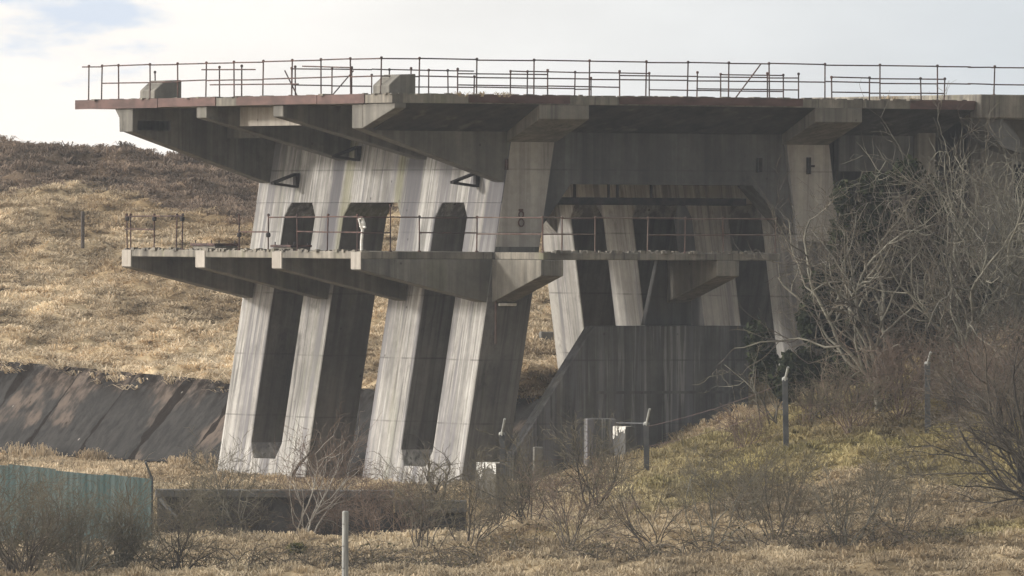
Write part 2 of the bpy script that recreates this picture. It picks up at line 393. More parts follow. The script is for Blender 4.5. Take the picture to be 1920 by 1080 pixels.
def axis(pts):
    out = []
    for a, b, s in pts: out.append(np.arange(a, b, s))
    out.append([pts[-1][1]]); return np.concatenate(out)
gx = axis([(-3000, -400, 400), (-400, -60, 20), (-60, -26, 2), (-26, 24, 0.4), (24, 60, 2), (60, 400, 20), (400, 3000, 400)])
gd = axis([(-60, 222, 6), (222, 262, 0.5), (262, 410, 0.4), (410, 480, 5), (480, 1000, 60), (1000, 6000, 500)])
GX, GD = np.meshgrid(gx, gd)
GZ = ground_z(GX, GD)
GZ = np.where(GD > 480, np.maximum(GZ, 0) * np.clip(1 - (GD - 480) / 2500, 0, 1), GZ)
def np_mesh(name, verts, faces, mat, tint=None, parent=None, smooth=False):
    """verts (n,3), faces (m,k) arrays"""
    me = bpy.data.meshes.new(name); verts = np.asarray(verts, np.float32); faces = np.asarray(faces, np.int32)
    k = faces.shape[1]
    me.vertices.add(len(verts)); me.vertices.foreach_set('co', verts.ravel())
    me.loops.add(faces.size); me.loops.foreach_set('vertex_index', faces.ravel())
    me.polygons.add(len(faces)); me.polygons.foreach_set('loop_start', np.arange(0, faces.size, k, dtype=np.int32))
    me.polygons.foreach_set('loop_total', np.full(len(faces), k, np.int32))
    if smooth: me.polygons.foreach_set('use_smooth', np.ones(len(faces), bool))
    me.update(calc_edges=True)
    if tint is not None:
        ca = me.color_attributes.new('tint', 'FLOAT_COLOR', 'POINT')
        t4 = np.ones((len(verts), 4), np.float32); t4[:, :3] = tint; ca.data.foreach_set('color', t4.ravel())
    me.materials.append(mat)
    o = bpy.data.objects.new(name, me); C.objects.link(o)
    if parent is not None: o.parent = parent
    return o
# which plants grow where (a property of the ground, used by the soil colour and by the grass)
def heather_amt(X, D):
    dc = np.minimum(283.4 - 1.843 * (np.minimum(X, 6.0) - 3.91), 395)
    t = (D - dc) / np.maximum(RIDGE - dc, 5)
    return sstep(0.74, 0.93, t + 0.7 * (fbm(X * 0.10 + 3, D * 0.035, 4) - 0.5))
def moss_amt(X, D):
    u, w = w2loc(X, D)
    m = sstep(0.46, 0.62, fbm(X * 0.22 + 40, D * 0.16 + 9, 3)) * (D < 278) * sstep(-2, 6, X)
    ridge = np.exp(-((D - 262.5) / 2.6) ** 2) * sstep(1, 4, X) * 0.8
    back = np.exp(-((D - 272) / 1.5) ** 2) * sstep(2, 5, X) * (1 - sstep(9, 13, X)) * 0.7
    return np.clip(np.maximum(np.maximum(m * 0.55, ridge), back), 0, 1)
def zone_colour(X, D, r):
    """tint of a plant growing at X, D; r is a random number per plant, (n,)"""
    r = r[:, None]
    straw = np.array([0.51, 0.41, 0.28]) * (0.70 + 0.56 * r)
    straw = straw * (1 + (fbm(X * 0.3 + 8, D * 0.12, 4)[:, None] - 0.5) * np.array([1.3, 1.45, 1.65]))
    near = (1 - sstep(272, 286, D))[:, None]
    straw = straw * (1 - near * np.array([0.22, 0.22, 0.24]))
    heath = np.array([0.19, 0.142, 0.104]) * (0.6 + 0.9 * r)
    mossc = np.array([0.29, 0.25, 0.092]) * (0.65 + 0.7 * r)
    h = heather_amt(X, D)[:, None]; m = moss_amt(X, D)[:, None]
    h = np.where(vnoise(X * 1.7, D * 1.1)[:, None] * 0.6 + 0.2 < h, 1.0, 0.0) * np.minimum(1, 0.3 + h)
    c = straw * (1 - h) + heath * h
    return np.clip(c * (1 - m) + mossc * m, 0.01, 0.9)
XX, DD = GX.ravel(), GD.ravel()
soil = zone_colour(XX, DD, np.clip(.3 + (fbm(XX * .9 + 60, DD * .45, 2) - .5) * 1.4, 0, 1)) * 0.8
nx, ny = len(gx), len(gd)
idx = np.arange(nx * ny).reshape(ny, nx)
gf = np.stack([idx[:-1, :-1], idx[:-1, 1:], idx[1:, 1:], idx[1:, :-1]], -1).reshape(-1, 4)
t = MT('grassy_soil')
a = t.attr('tint'); nz = t.noise(1.6, 6, 0.7, sc=(1, 0.6, 1)); nf = t.noise(8.0, 4, 0.7)
gc = t.mix(t.ramp(nz, 0.3, 0.7), (0.5, 0.48, 0.42), (1.25, 1.2, 1.1)); gc = t.mix(1.0, a.outputs['Color'], gc, 'MULTIPLY')
t.bump(t.math('ADD', nz, t.math('MULTIPLY', nf, 0.4)), 0.8, 0.15); t.b.inputs['Specular IOR Level'].default_value = 0.05
M['soil'] = t.done(gc, 0.97)
ground = np_mesh('ground', np.stack([XX, DD, GZ.ravel()], -1), gf, M['soil'], soil, smooth=True)
tag(ground, 'rough moorland ground of straw coloured grass rising to a heather ridge', 'ground', kind='structure')
def gz(x, d): return float(ground_z(np.array([x]), np.array([d]))[0])

# concrete lined slope behind and left of the stand
def build_bank():
    ws = np.arange(0.45, 95, 0.5); us = [2.45, 2.8, 3.2, 3.6, 4.0, 4.4, 4.8, 5.05]
    V = []; 
    for w in ws:
        cz = float(crest_z(w))
        for u in us:
            k = min(max((u - U_TOE) / (U_CREST - U_TOE), 0), 1.02)
            V.append(loc2w(u + (0.04 * (vnoise(w * .3, 3) - .5) if u > 4.5 else 0), w, 0.12 + (cz - 0.12) * k + (0.012 * (vnoise(w * .8, u * 2) - .5))))
    n = len(us); Fq = [(i * n + j, i * n + j + 1, (i + 1) * n + j + 1, (i + 1) * n + j) for i in range(len(ws) - 1) for j in range(n - 1)]
    mb = MB(); mb.v = [tuple(v) for v in V]; mb.f = Fq
    t = MT('tarred_concrete_slabs')
    # coordinates along (w) and down (u) the slope
    vr = t.N('ShaderNodeVectorRotate'); vr.rotation_type = 'Z_AXIS'; vr.inputs['Angle'].default_value = -TH
    mp = t.N('ShaderNodeMapping'); mp.vector_type = 'POINT'; mp.inputs['Location'].default_value = (-P0.x, -P0.y, 0)
    t.L(t.co, mp.inputs[0]); t.L(mp.outputs[0], vr.inputs['Vector']); lc = vr.outputs[0]
    sep = t.N('ShaderNodeSeparateXYZ'); t.L(lc, sep.inputs[0])
    big = t.noise(0.28, 4, 0.6, co=lc); fine = t.noise(4, 6, 0.65, co=lc); run = t.noise(2.2, 7, 0.7, sc=(0.5, 1.3, 1), co=lc)
    col = t.mix(t.ramp(run, 0.3, 0.7), (0.022, 0.021, 0.020), (0.046, 0.043, 0.040))
    col = t.mix(t.math('MULTIPLY', t.ramp(big, 0.52, 0.60, 0, 0.85), t.ramp(run, 0.35, 0.55, 0.3, 1.0)), col, (0.12, 0.094, 0.076))
    wob = t.noise(3.2, 5, 0.6, co=lc)
    jw = t.math('MULTIPLY_ADD', wob, 0.22, sep.outputs['Y'])
    fr = t.math('ABSOLUTE', t.math('SUBTRACT', t.math('FRACT', t.math('MULTIPLY', jw, 1 / 4.0)), 0.5))
    wid = t.math('MULTIPLY', t.ramp(t.noise(0.35, 3, 0.6, co=lc), 0.45, 0.6), 0.085)
    j = t.math('LESS_THAN', fr, t.math('ADD', wid, 0.012))
    col = t.mix(t.math('MULTIPLY', j, 0.95), col, (0.014, 0.011, 0.009))
    crb = t.math('MULTIPLY', t.ramp(sep.outputs['X'], 4.1, 5.0), t.ramp(t.noise(2.2, 5, 0.65, co=lc), 0.38, 0.6))
    col = t.mix(crb, col, (0.013, 0.010, 0.008))
    vo = t.N('ShaderNodeTexVoronoi'); vo.inputs['Scale'].default_value = 0.9; t.L(lc, vo.inputs['Vector'])
    col = t.mix(t.ramp(vo.outputs['Distance'], 0.025, 0.06, 0.6, 0), col, (0.36, 0.33, 0.29))
    vo2 = t.N('ShaderNodeTexVoronoi'); vo2.inputs['Scale'].default_value = 1.7; t.L(lc, vo2.inputs['Vector'])
    col = t.mix(t.math('MULTIPLY', t.ramp(vo2.outputs['Distance'], 0.08, 0.14, 0.85, 0), t.ramp(big, 0.5, 0.6)), col, (0.03, 0.022, 0.017))
    t.bump(fine, 0.5, 0.05)
    t.b.inputs['Specular IOR Level'].default_value = 0.02
    o = mb.build('spillway_slope', t.done(col, 0.93), smooth=False)
    tag(o, 'dark tarred concrete slope with cracked joints below the grassy hill', 'slope', kind='structure')
build_bank()

# ------------------------------------------------------------------ the test stand (local axes: u to the rear right, w to the far left)
stand = empty('rocket_test_stand', P0, TH)
tag(stand, 'derelict two deck concrete rocket test stand on raking legs with rusty railings', 'test stand')
LEAN = 0.16; Z0 = 7.25
def uf(z): return LEAN * (z - Z0)
U2 = 10.2; LEANB = 0.14
def ub(z): return U2 - LEANB * (z - Z0)
LEGS = [(0.0, 2.0), (4.0, 6.2), (9.9, 11.75), (13.8, 15.8)]
ZB, ZH, ZT = 0.05, 8.35, 11.2
DEP = 1.5
def leg_poly(i, w0, w1):
    h = 0.34; hz = 7.92; f = 0.32
    lo_n = i in (1, 3); lo_f = i in (0, 2)          # feet splay into the low kerb within each pair
    p = [(w0 - (f if lo_n else 0), ZB), (w1 + (f if lo_f else 0), ZB)]
    if lo_f: p += [(w1 + f, 0.55), (w1, 1.05)]
    p += [(w1, hz)]
    p += [(w1 + (h if i < 3 else 0), ZH)]
    p += [(w0 - (h if i > 0 else 0), ZH), (w0, hz)]
    if lo_n: p += [(w0, 1.05), (w0 - f, 0.55)]
    return p
for i, (w0, w1) in enumerate(LEGS):
    front = MB().prism(leg_poly(i, w0, w1), lambda a, b, t: (uf(b) + t, a, b), 0, DEP).build('leg', M['pale'], stand, bevel=0.025)
    rear = MB().prism(leg_poly(i, w0, w1), lambda a, b, t: (ub(b) + t, a, b), 0, DEP).build('leg', M['pale_back'], stand, bevel=0.025)
def shade_grime_sides(o):
    # flanks between the legs: grimier concrete with part of their shade in its colour
    o.data.materials.append(M['shade_grime'])
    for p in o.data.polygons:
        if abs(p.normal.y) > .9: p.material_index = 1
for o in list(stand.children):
    if o.name.startswith('leg'): shade_grime_sides(o)
front_head = MB().prism([(0, ZH), (15.8, ZH), (15.8, ZT), (0, ZT)], lambda a, b, t: (uf(b) + t, a, b), 0.003, DEP - .003).build('front_wall', M['pale'], stand)
rear_head = MB().prism([(0, ZH), (15.8, ZH), (15.8, ZT), (0, ZT)], lambda a, b, t: (ub(b) + t, a, b), 0.003, DEP - .003).build('rear_wall', M['pale_back'], stand)
# low kerbs tying each pair of legs at the foot
for a, b in ((2.0, 4.0), (11.75, 13.8)):
    MB().prism([(a + .322, ZB), (b - .322, ZB), (b - .322, 0.56), (a + .322, 0.56)], lambda p, q, t: (uf(q) + t, p, q), 0.02, DEP - .02).build('base_kerb', M['pale'], stand)
# side wall over the big chamfered opening
def side_map(a, b, t): return (a, t, b)
fo = lambda z: uf(z) + DEP + 0.004
ro = lambda z: ub(z) - 0.004
sw = [(fo(ZT), ZT), (fo(8.9), 8.9), (fo(7.6), 7.6), (2.55, 8.9), (8.7, 8.9), (ro(7.45), 7.45), (ro(8.9), 8.9), (ro(ZT), ZT)]
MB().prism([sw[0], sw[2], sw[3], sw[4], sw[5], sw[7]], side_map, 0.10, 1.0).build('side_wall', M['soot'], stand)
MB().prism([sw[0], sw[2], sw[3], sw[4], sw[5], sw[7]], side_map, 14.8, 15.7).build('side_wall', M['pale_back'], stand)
# deck slabs
TOP = 11.45; LT = 6.90; LB = 6.68
MB().box(-4.5, 15.2, -2.0, 18.85, 11.204, TOP - 0.004).build('upper_deck', M['deck'], stand)
for w0, w1, z0 in ((13.2, 18.88, 11.19), (9.3, 13.15, 11.21), (2.7, 7.9, 11.21), (-0.3, 2.66, 11.20)):
    MB().box(-4.53, -4.504, w0, w1, z0, TOP + .02).build('fascia', M['fascia'], stand)
for u0, u1, z0 in ((-2.0, 1.35, 11.23), (3.0, 9.2, 11.24), (12.9, 15.15, 11.20)):
    MB().box(u0, u1, -2.03, -2.004, z0, TOP + .015).build('fascia', M['fascia'], stand)
# crumbled, overgrown edge along the top
rg = random.Random(4); cr = MB()
for k in range(230):
    if rg.random() < 0.55: u, w = rg.uniform(-4.4, 15), -2.0 + rg.random() * .5
    else: u, w = -4.5 + rg.random() * .5, rg.uniform(-2, 18)
    s = rg.uniform(.05, .18); cr.box(u - s, u + s, w - s * .6, w + s * .6, TOP - .006, TOP + rg.uniform(.012, .05))
tag(cr.build('deck_rubble', M['deck'], stand), kind='stuff')
cr = MB()
for k in range(260):
    s = rg.uniform(.03, .11)
    if rg.random() < .6: u, w = -4.42 + rg.uniform(-.02, .25), rg.uniform(.1, 15.6)
    else: u, w = rg.uniform(0, 7.7), -3.0 + rg.uniform(-.02, .25)
    cr.box(u - s * .7, u + s, w - s, w + s * .8, LT - .03, LT + rg.uniform(.005, .07))
tag(cr.build('deck_rubble', M['deck'], stand), kind='stuff')
# upper cantilever beams (deep outside, shallow inside)
def beam(u0, z0, zt, w0, w1, zroot, name, mat, top=11.2, notch=None, uin=0.0):
    ue = uf(zroot) + 0.002
    p = [(u0, top), (u0, z0)]
    if notch: p += notch
    p += [(ue, zroot), (uf(top) + .002 if uin == 0 else uin, top)]
    return MB().prism(p, side_map, w0, w1).build(name, mat, stand, bevel=0.015)
UB = [(0.0, 0.66, 10.48, 8.95), (5.05, 5.71, 10.86, 9.62), (10.1, 10.76, 10.86, 9.62), (15.1, 15.76, 10.48, 8.95)]
beams = []
for w0, w1, zt, zr in UB:
    beams.append(beam(-4.42, zt, 0, w0, w1, zr, 'upper_cantilever_beam', M['mid']))
cut(beams[3], [MB().box(-4.25, -3.1, 15.0, 15.66, 10.52, 10.82)])
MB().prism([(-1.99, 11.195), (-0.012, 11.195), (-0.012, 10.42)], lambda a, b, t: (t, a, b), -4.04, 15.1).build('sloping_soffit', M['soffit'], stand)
# haunches carrying the deck out sideways
for uu0, uu1, sgn in ((-4.42, -4.05, 1), (0.35, 2.0, 1), (9.65, 11.25, 1)):
    zlo = 10.48 if uu0 < -4 else 10.12
    MB().prism([(-0.005, zlo), (-0.005, 11.2), (-2.002, 11.2), (-2.002, 10.78 if uu0 > -4 else 11.05)], lambda a, b, t: (t, a, b), uu0, uu1).build('deck_haunch', M['mid'] if uu0 < -4 else M['brk'], stand, bevel=0.015)
MB().prism([(15.765, 10.48), (15.765, 11.2), (16.35, 11.2), (16.02, 10.9), (16.0, 10.48)], lambda a, b, t: (t, a, b), -4.42, -3.75).build('deck_haunch', M['mid'], stand, bevel=0.015)
MB().box(-3.3, -3.0, 5.72, 10.09, 10.62, 11.19).build('cross_beam', M['side'], stand)
MB().box(-1.2, -0.95, 0.67, 5.04, 10.3, 11.19).build('cross_beam', M['mid'], stand)
MB().box(-1.2, -0.95, 10.77, 15.09, 10.3, 11.19).build('cross_beam', M['mid'], stand)
# columns on the near side stand 8 cm proud of the sooty wall
cp = MB().prism([(uf(Z0 - .2) + .03, Z0 - .2), (uf(ZT) + .03, ZT - .002), (uf(ZT) + DEP - .03, ZT - .002), (uf(Z0 - .2) + DEP - .03, Z0 - .2)], side_map, -0.012, -0.002); cp.build('column_face', M['side'], stand)
cp = MB().prism([(ub(Z0) + .03, Z0), (ub(ZT) + .03, ZT - .002), (ub(ZT) + DEP - .03, ZT - .002), (ub(Z0) + DEP - .03, Z0)], side_map, -0.012, -0.002); cp.build('column_face', M['side'], stand)
# lower deck
LT = 6.90; LB = 6.68
MB().prism([(-4.42, 0.0), (-4.42, 15.75), (uf(LT) - .003, 15.75), (uf(LT) - .003, 0.0)], lambda a, b, t: (a, b, t), LB, LT).build('lower_deck', M['deck'], stand, bevel=0.02)
MB().prism([(-0.05, -3.0), (-0.05, -0.013), (7.9, -0.013), (7.9, -3.0)], lambda a, b, t: (a, b, t), LB, LT - .006).build('side_walkway', M['deck'], stand, bevel=0.02)
for w0, w1, _, _ in UB:
    z0 = 6.36; zr = 5.42
    ue = uf(zr) - .003
    MB().prism([(-4.42, LB - .003), (-4.42, z0), (ue, zr), (uf(LB) - .003, LB - .003)], side_map, w0, w1).build('lower_cantilever_beam', M['mid'], stand, bevel=0.015)
    rgn = MB().box(-4.445, -4.425, w0 + .02, w1 - .02, z0 + .02, LT - .02); rgn.build('beam_end_plate', M['side'], stand)
def side_bracket(u0, u1):
    MB().prism([(-0.004, LB - .004), (-0.004, 5.42), (-3.0, 6.22), (-3.0, LB - .004)], lambda a, b, t: (t, a, b), u0, u1).build('walkway_bracket', M['brk'], stand, bevel=0.015)
side_bracket(-0.12, 0.62)
# central pier on the screen wall and its bracket
PIER = MB().prism([(5.0, 4.75), (5.45, LB - .004), (6.6, LB - .004), (6.6, 4.75)], side_map, 0.0, 0.22); PIER.build('pier', M['soot'], stand, bevel=0.02)
side_bracket(5.75, 6.5)
# steel under the decks
def tri_bracket(w, zc):
    b = MB(); u0 = uf(zc)
    b.box(u0 - .14, u0 - .004, w - .09, w + .09, zc - .25, zc + .2)
    for s in (-.07, .07):
        b.tube((u0 - .9, w + s, zc - .12), (u0 - .1, w + s, zc + .17), .05, 4); b.tube((u0 - .9, w + s, zc - .12), (u0 - .1, w + s, zc - .22), .05, 4)
    b.build('steel_bracket', M['steel'], stand)
tri_bracket(13.2, 9.05); tri_bracket(9.4, 9.85); tri_bracket(1.6, 9.05)
sb = MB(); sb.box(1.7, 9.2, 1.3, 1.5, 8.30, 8.52); 
sb.build('hanging_steel_beam', M['steel'], stand)
hg = MB()
for u in (2.9, 3.4, 4.55, 4.85, 6.0): hg.tube((u, 1.4, 8.5), (u, 1.4, 11.15), .045, 6)
hg.build('hanger_rods', M['steel'], stand)
lp = MB(); lp.tube((0.05, -.12, 5.36), (0.62, -.12, 5.36), .045, 8); lp.box(.12, .18, -.12, -.002, 5.33, 5.39); lp.box(.5, .56, -.12, -.002, 5.33, 5.39); lp.build('lamp_tube', M['whitepipe'], stand)
cdm = MB(); cdm.tube((-0.02, -0.06, 4.2), (-0.02 , -0.06, LB - .01), .035, 6); cdm.build('conduit', M['rail_pale'], stand)
ib = MB()
def ring(mb, c, r, tr):
    pts = [(c[0] + r * math.cos(k * math.pi / 5), c[1], c[2] + r * 1.35 * math.sin(k * math.pi / 5)) for k in range(11)]
    mb.path(pts, tr, 5)
ring(ib, (0.82, -.05, 8.0), .075, .02); ring(ib, (0.82, -.05, 7.76), .085, .02); ib.box(.75, .89, -.04, -.013, 8.1, 8.16)
ib.build('iron_hook', M['rust'], stand)
ib = MB(); ib.box(.28, .36, -.10, -.013, 9.3, 9.62); ib.build('iron_plate', M['rust'], stand)
ib = MB(); ib.box(10.5, 10.58, -.16, -.013, 9.25, 9.75); ib.box(10.58, 10.72, -.14, -.05, 9.46, 9.52); ib.build('iron_plate', M['steel'], stand)
ib = MB(); ib.box(8.85, 9.0, .0, .098, 9.3, 9.72); ib.build('iron_plate', M['steel'], stand)

# railings: a run of rails is one part, each post a piece of it
def rail_run(pts, heights, posts, z, mat, post_h, name='railing', r=.020, gaps=()):
    mb = MB()
    for h in heights:
        for k in range(len(pts) - 1):
            if (k, h) in gaps: continue
            a, b = pts[k], pts[k + 1]
            sag = [random.Random(int(a[0] * 91 + h * 17 + k)).uniform(-.02, .02) for _ in range(2)]
            mb.tube((a[0], a[1], z + h + sag[0]), (b[0], b[1], z + h + sag[0] * .3), r, 6)
    rl = mb.build(name, mat, stand)
    rr = random.Random(len(pts) * 13 + int(z * 10))
    pm = None
    for (u, w, hh) in posts:
        lx, ly = rr.uniform(-.02, .02), rr.uniform(-.02, .02)
        m2 = MB().tube((u, w, z - .02), (u + lx, w + ly, z + hh), r * 1.08, 6)
        m2.lathe((u, w, z - .012), [(.06, 0), (.06, .02), (.03, .05)], 8)
        m2.lathe((u + lx, w + ly, z + hh), [(.035, -.045), (.042, -.02), (.042, .015), (.02, .035)], 8)
        m2.build('post', mat, rl)
    return rl
fw = [-1.0 + 1.88 * k for k in range(9)] + [16.2, 17.4, 18.3]
fp = [(-4.35, w) for w in fw]
rail_run([(-4.35, w) for w in fw[:-1]] + [(-4.35, 18.75)], (0.53, 1.05), [(-4.35, w, 1.07) for w in fw], TOP, M['rust'], 1.1, gaps=((10, .53),))
su = [-4.35, -3.1, -1.2, .7, 2.55, 4.45, 5.85, 7.25, 8.65, 10.55, 12.45, 14.45]
rail_run([(u, -1.0) for u in su] + [(15.6, -1.0)], (0.53, 1.05), [(u, -1.0, 1.07) for u in su[1:]], TOP, M['rust'], 1.1)
fu = [-2.5, -.3, 2.2, 3.6, 5.0, 5.6, 7.0, 7.7, 8.6, 9.9, 10.5, 12.2, 12.8, 14.9, 17.5, 19.8]
rail_run([(u, 17.4) for u in fu[2:]], (0.55, 1.06), [(u, 17.4, 1.08 if k % 4 else .9) for k, u in enumerate(fu)], TOP, M['rust'], 1.08, gaps=((2, .55), (6, 1.06), (10, .55), (11, 1.06)))
mu = [-4.2, -2.4, -.5, 1.5, 3.1, 6.2, 8.7, 11.4, 13.9, 15.0]
rail_run([(u, 8.2) for u in mu[4:]], (0.45, .82), [(u, 8.2, .95) for u in mu], TOP, M['rust'], .95, gaps=((1, .82), (2, .45)))
rail_run([(u, -1.02) for u in (15.5, 16.3, 18.2, 20.1, 22.0, 24.0)], (0.32, .84), [(u, -1.2, .86) for u in (16.3, 18.2, 20.1, 22.0, 24.0)], 11.66, M['rust'], .9)
rail_run([(u, -.3) for u in (11.2, 12.5, 14.3, 15.1)], (.25, .68), [(u, -.3, .7) for u in (11.2, 12.5, 14.3, 15.1)], TOP, M['rust'], .7)
# fallen pipes and braces on the upper deck
for p, q in (((2.4, 17.2, TOP + .02), (1.9, 17.3, TOP + 1.0)), ((3.2, 17.0, TOP + .02), (4.3, 17.3, TOP + 1.02)), ((7.4, -1.15, TOP + .02), (8.3, -1.1, TOP + 1.05)),
             ((-4.36, 7.0, TOP + .82), (-4.33, 10.6, TOP + .86)), ((-4.36, 4.2, TOP + .36), (-4.35, 10.0, TOP + .4)), ((-4.33, .9, TOP + .8), (-4.33, 4.0, TOP + .88))):
    MB().tube(p, q, .02, 6).build('loose_pipe', M['rust'], stand)
# parapet blocks on the upper deck
def parapet(u0, w0, w1, wid):
    MB().prism([(u0, TOP - .002), (u0, TOP + .27), (u0 + .36, TOP + .58), (u0 + .36 + wid, TOP + .60), (u0 + .36 + wid, TOP - .002)], side_map, w0, w1).build('parapet_block', M['mid'], stand, bevel=0.02)
parapet(-4.35, -1.5, -.5, .52); parapet(-4.35, 13.75, 14.75, .56)
# lower railing
lw = [15.55, 13.7, 11.8]; 
rail_run([(-4.36, 15.7)] + [(-4.36, w) for w in lw] , (0.6, 1.02), [(-4.36, w, 1.06) for w in (15.55, 15.3, 13.7, 12.2, 11.8)], LT, M['rust'], 1.05, gaps=((2, .6),))
lw2 = [8.0, 6.1, 4.2, 2.3, .4]
rail_run([(-4.36, w) for w in lw2] + [(-4.36, .06), (-3.45, .06), (-2.5, .06), (-.6, .06)], (0.55, 1.0), [(-4.36, w, 1.06) for w in lw2] + [(-3.45, .06, 1.35), (-2.5, .06, 1.02), (-.6, .06, 1.02)], LT, M['rust'], 1.05, gaps=((0, 1.0), (1, .55), (6, .55)))
lu = [-.03, .6, 1.7, 3.45, 4.7, 6.0, 7.75]
rail_run([(-.6, .06)] + [(u, -2.93) for u in lu], (0.53, 1.0), [(u, -2.93, 1.02) for u in lu], LT, M['rail_pale'], 1.02, gaps=((3, .53), ))
sc_ = MB()
for w in (15.55, 13.7, 11.8): sc_.lathe((-4.36, w, LT + .93), [(.045, -.07), (.075, -.04), (.075, .04), (.045, .07)], 8)
for w in (8.0, 6.1): sc_.lathe((-4.36, w, LT + .46), [(.045, -.07), (.075, -.04), (.075, .04), (.045, .07)], 8)
sc_.build('pipe_clamps', M['steel'], stand)
# flat boxes and a pale davit on the lower deck
def hatch(u0, u1, w0, w1, h, label):
    r = empty('hatch_cover', loc2w((u0 + u1) / 2, (w0 + w1) / 2, LT), TH); tag(r, label, 'hatch cover', 'hatch covers on the lower deck')
    du, dw = (u1 - u0) / 2, (w1 - w0) / 2
    MB().box(-du, du, -dw, dw, 0.001, h * .6).build('frame', M['deck'], r, bevel=.01)
    lid = MB().box(-du - .06, du + .06, -dw - .06, dw + .06, h * .6 + .001, h).build('lid', M['rust'], r, bevel=.01)
    b = MB()
    for sx in (-1, 1):
        for sy in (-.7, .7): b.tube((sx * (du + .02), sy * dw, h), (sx * (du + .02), sy * dw, h + .09), .018, 6)
    b.build('bolts', M['steel'], lid)
hatch(-4.2, -3.45, 9.9, 11.4, .2, 'dark rusted hatch cover nearest the left end of the lower deck')
hatch(-4.1, -3.5, 5.1, 6.3, .17, 'low brown hatch cover in front of the narrow opening nearest the hill')
dv = MB(); dv.path([(0, 0, 0), (.0, 0, .5), (.03, 0, .85), (.06, 0, 1.1), (.03, 0, 1.2), (-.05, 0, 1.22)], .045, 8)
root = empty('davit_post', loc2w(-4.3, .25, LT - .25), TH); tag(root, 'thin white bent post with a tap like head on the edge of the lower deck', 'post')
dv.build('pipe', M['whitepipe'], root)
hd = MB(); hd.tube((.04, -.16, .95), (.06, .2, .98), .035, 6); hd.tube((.0, 0, .9), (-.1, .0, 1.2), .03, 6); hd.lathe((.05, 0, 1.0), [(.03, -.1), (.075, -.05), (.075, .08), (.03, .14)], 8)
hd.build('tap_head', M['whitepipe'], root)

# ------------------------------------------------------------------ screen wall below the pier
sroot = empty('screen_wall', loc2w(4, 0, 0), TH); tag(sroot, 'big dark concrete screen wall with one sloping edge under the side walkway', 'wall')
MB().prism([(0.35 - 4, 0.2), (0.35 - 4, 1.0), (3.0 - 4, 4.74), (8.25 - 4, 4.74), (8.25 - 4, 0.2)], side_map, -0.55, -0.03).build('wall', M['screen'], sroot, bevel=.02)
MB().box(3.1 - 4, 8.2 - 4, -.575, -.553, 2.74, 2.82).build('ledge', M['soot'], sroot)

# ------------------------------------------------------------------ abutment building at the right end of the deck
ab = empty('abutment_building', loc2w(15.2, 0, 0), TH); tag(ab, 'grey concrete end building with small square windows behind the bare thicket', 'building')
MB().box(0.01, 16, -2.25, 8, 10.95, 11.66).build('roof_slab', M['deck'], ab, bevel=.03)
MB().prism([(0.05, 10.94), (0.9, 10.94), (1.6, 10.3), (1.6, 9.9), (0.9, 10.1)], side_map, -2.0, -.8).build('slab_haunch', M['soot'], ab)
wl = MB().box(1.2, 16, -.3, .3, 3.0, 10.94).build('wall', M['mid'], ab)
wins = [(2.35, 8.55), (2.35, 7.05), (4.6, 8.55), (4.6, 7.05)]
cut(wl, [MB().box(u, u + .62, -.6, .6, z, z + 1.05) for u, z in wins])
for u, z in wins:
    f = MB()
    f.box(u - .09, u - .002, -.36, -.302, z - .09, z + 1.14); f.box(u + .622, u + .71, -.36, -.302, z - .09, z + 1.14)
    f.box(u - .001, u + .621, -.36, -.302, z - .09, z - .002); f.box(u - .001, u + .621, -.36, -.302, z + 1.052, z + 1.14)
    wf = f.build('window_frame', M['mid'], ab)
    MB().box(u + .001, u + .619, .05, .07, z + .001, z + 1.049).build('pane', M['void'], wf)
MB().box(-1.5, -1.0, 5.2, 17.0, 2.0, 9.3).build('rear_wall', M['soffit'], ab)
MB().box(-.95, -.35, -.25, .4, 3.0, 11.19)  .build('column', M['brk'], ab, bevel=.02)
MB().box(-3.55, -.98, .0, .35, 9.35, 11.19).build('lintel', M['soot'], ab)
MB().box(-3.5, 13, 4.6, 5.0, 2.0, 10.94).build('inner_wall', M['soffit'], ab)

# ------------------------------------------------------------------ retaining wall and small concrete pieces in front of the legs
def wbox(mb, p0, p1, thick, z0, z1):
    """upright slab between two plan points"""
    a = Vector((p0.x, p0.y, 0)); b = Vector((p1.x, p1.y, 0)); n = (b - a).normalized().cross(Vector((0, 0, 1))) * thick * .5
    c = [a - n, b - n, b + n, a + n]
    return mb.prism([(v.x, v.y) for v in c], lambda x, y, t: (x, y, t), z0, z1)
rw = empty('retaining_wall', at(600, 960, 271.5)); tag(rw, 'low dark retaining wall with a heavy coping in front of the raking legs', 'wall')
def rel(v): return Vector((v.x, v.y, v.z)) - rw.location
A, B_, C_ = at(300, 0, 271.5), at(742, 0, 271.5), at(878, 0, 271.5)
zt = at(520, 918, 271.5).z - rw.location.z; zb = -1.9 - rw.location.z
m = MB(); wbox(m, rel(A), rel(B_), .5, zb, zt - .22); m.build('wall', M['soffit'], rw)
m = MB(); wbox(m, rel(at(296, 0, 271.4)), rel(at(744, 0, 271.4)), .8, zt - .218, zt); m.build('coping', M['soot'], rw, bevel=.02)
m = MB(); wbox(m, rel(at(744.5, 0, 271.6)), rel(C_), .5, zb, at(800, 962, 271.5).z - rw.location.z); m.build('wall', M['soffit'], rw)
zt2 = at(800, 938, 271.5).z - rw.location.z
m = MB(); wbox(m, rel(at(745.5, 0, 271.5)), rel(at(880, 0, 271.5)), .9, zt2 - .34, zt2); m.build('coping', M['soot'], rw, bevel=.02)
m = MB()
for px in (420, 500, 615, 700):
    m.tube(rel(at(px, 952, 271.35)), rel(at(px, 952, 271.15)), .1, 8)
m.build('drain_pipes', M['steel'], rw)
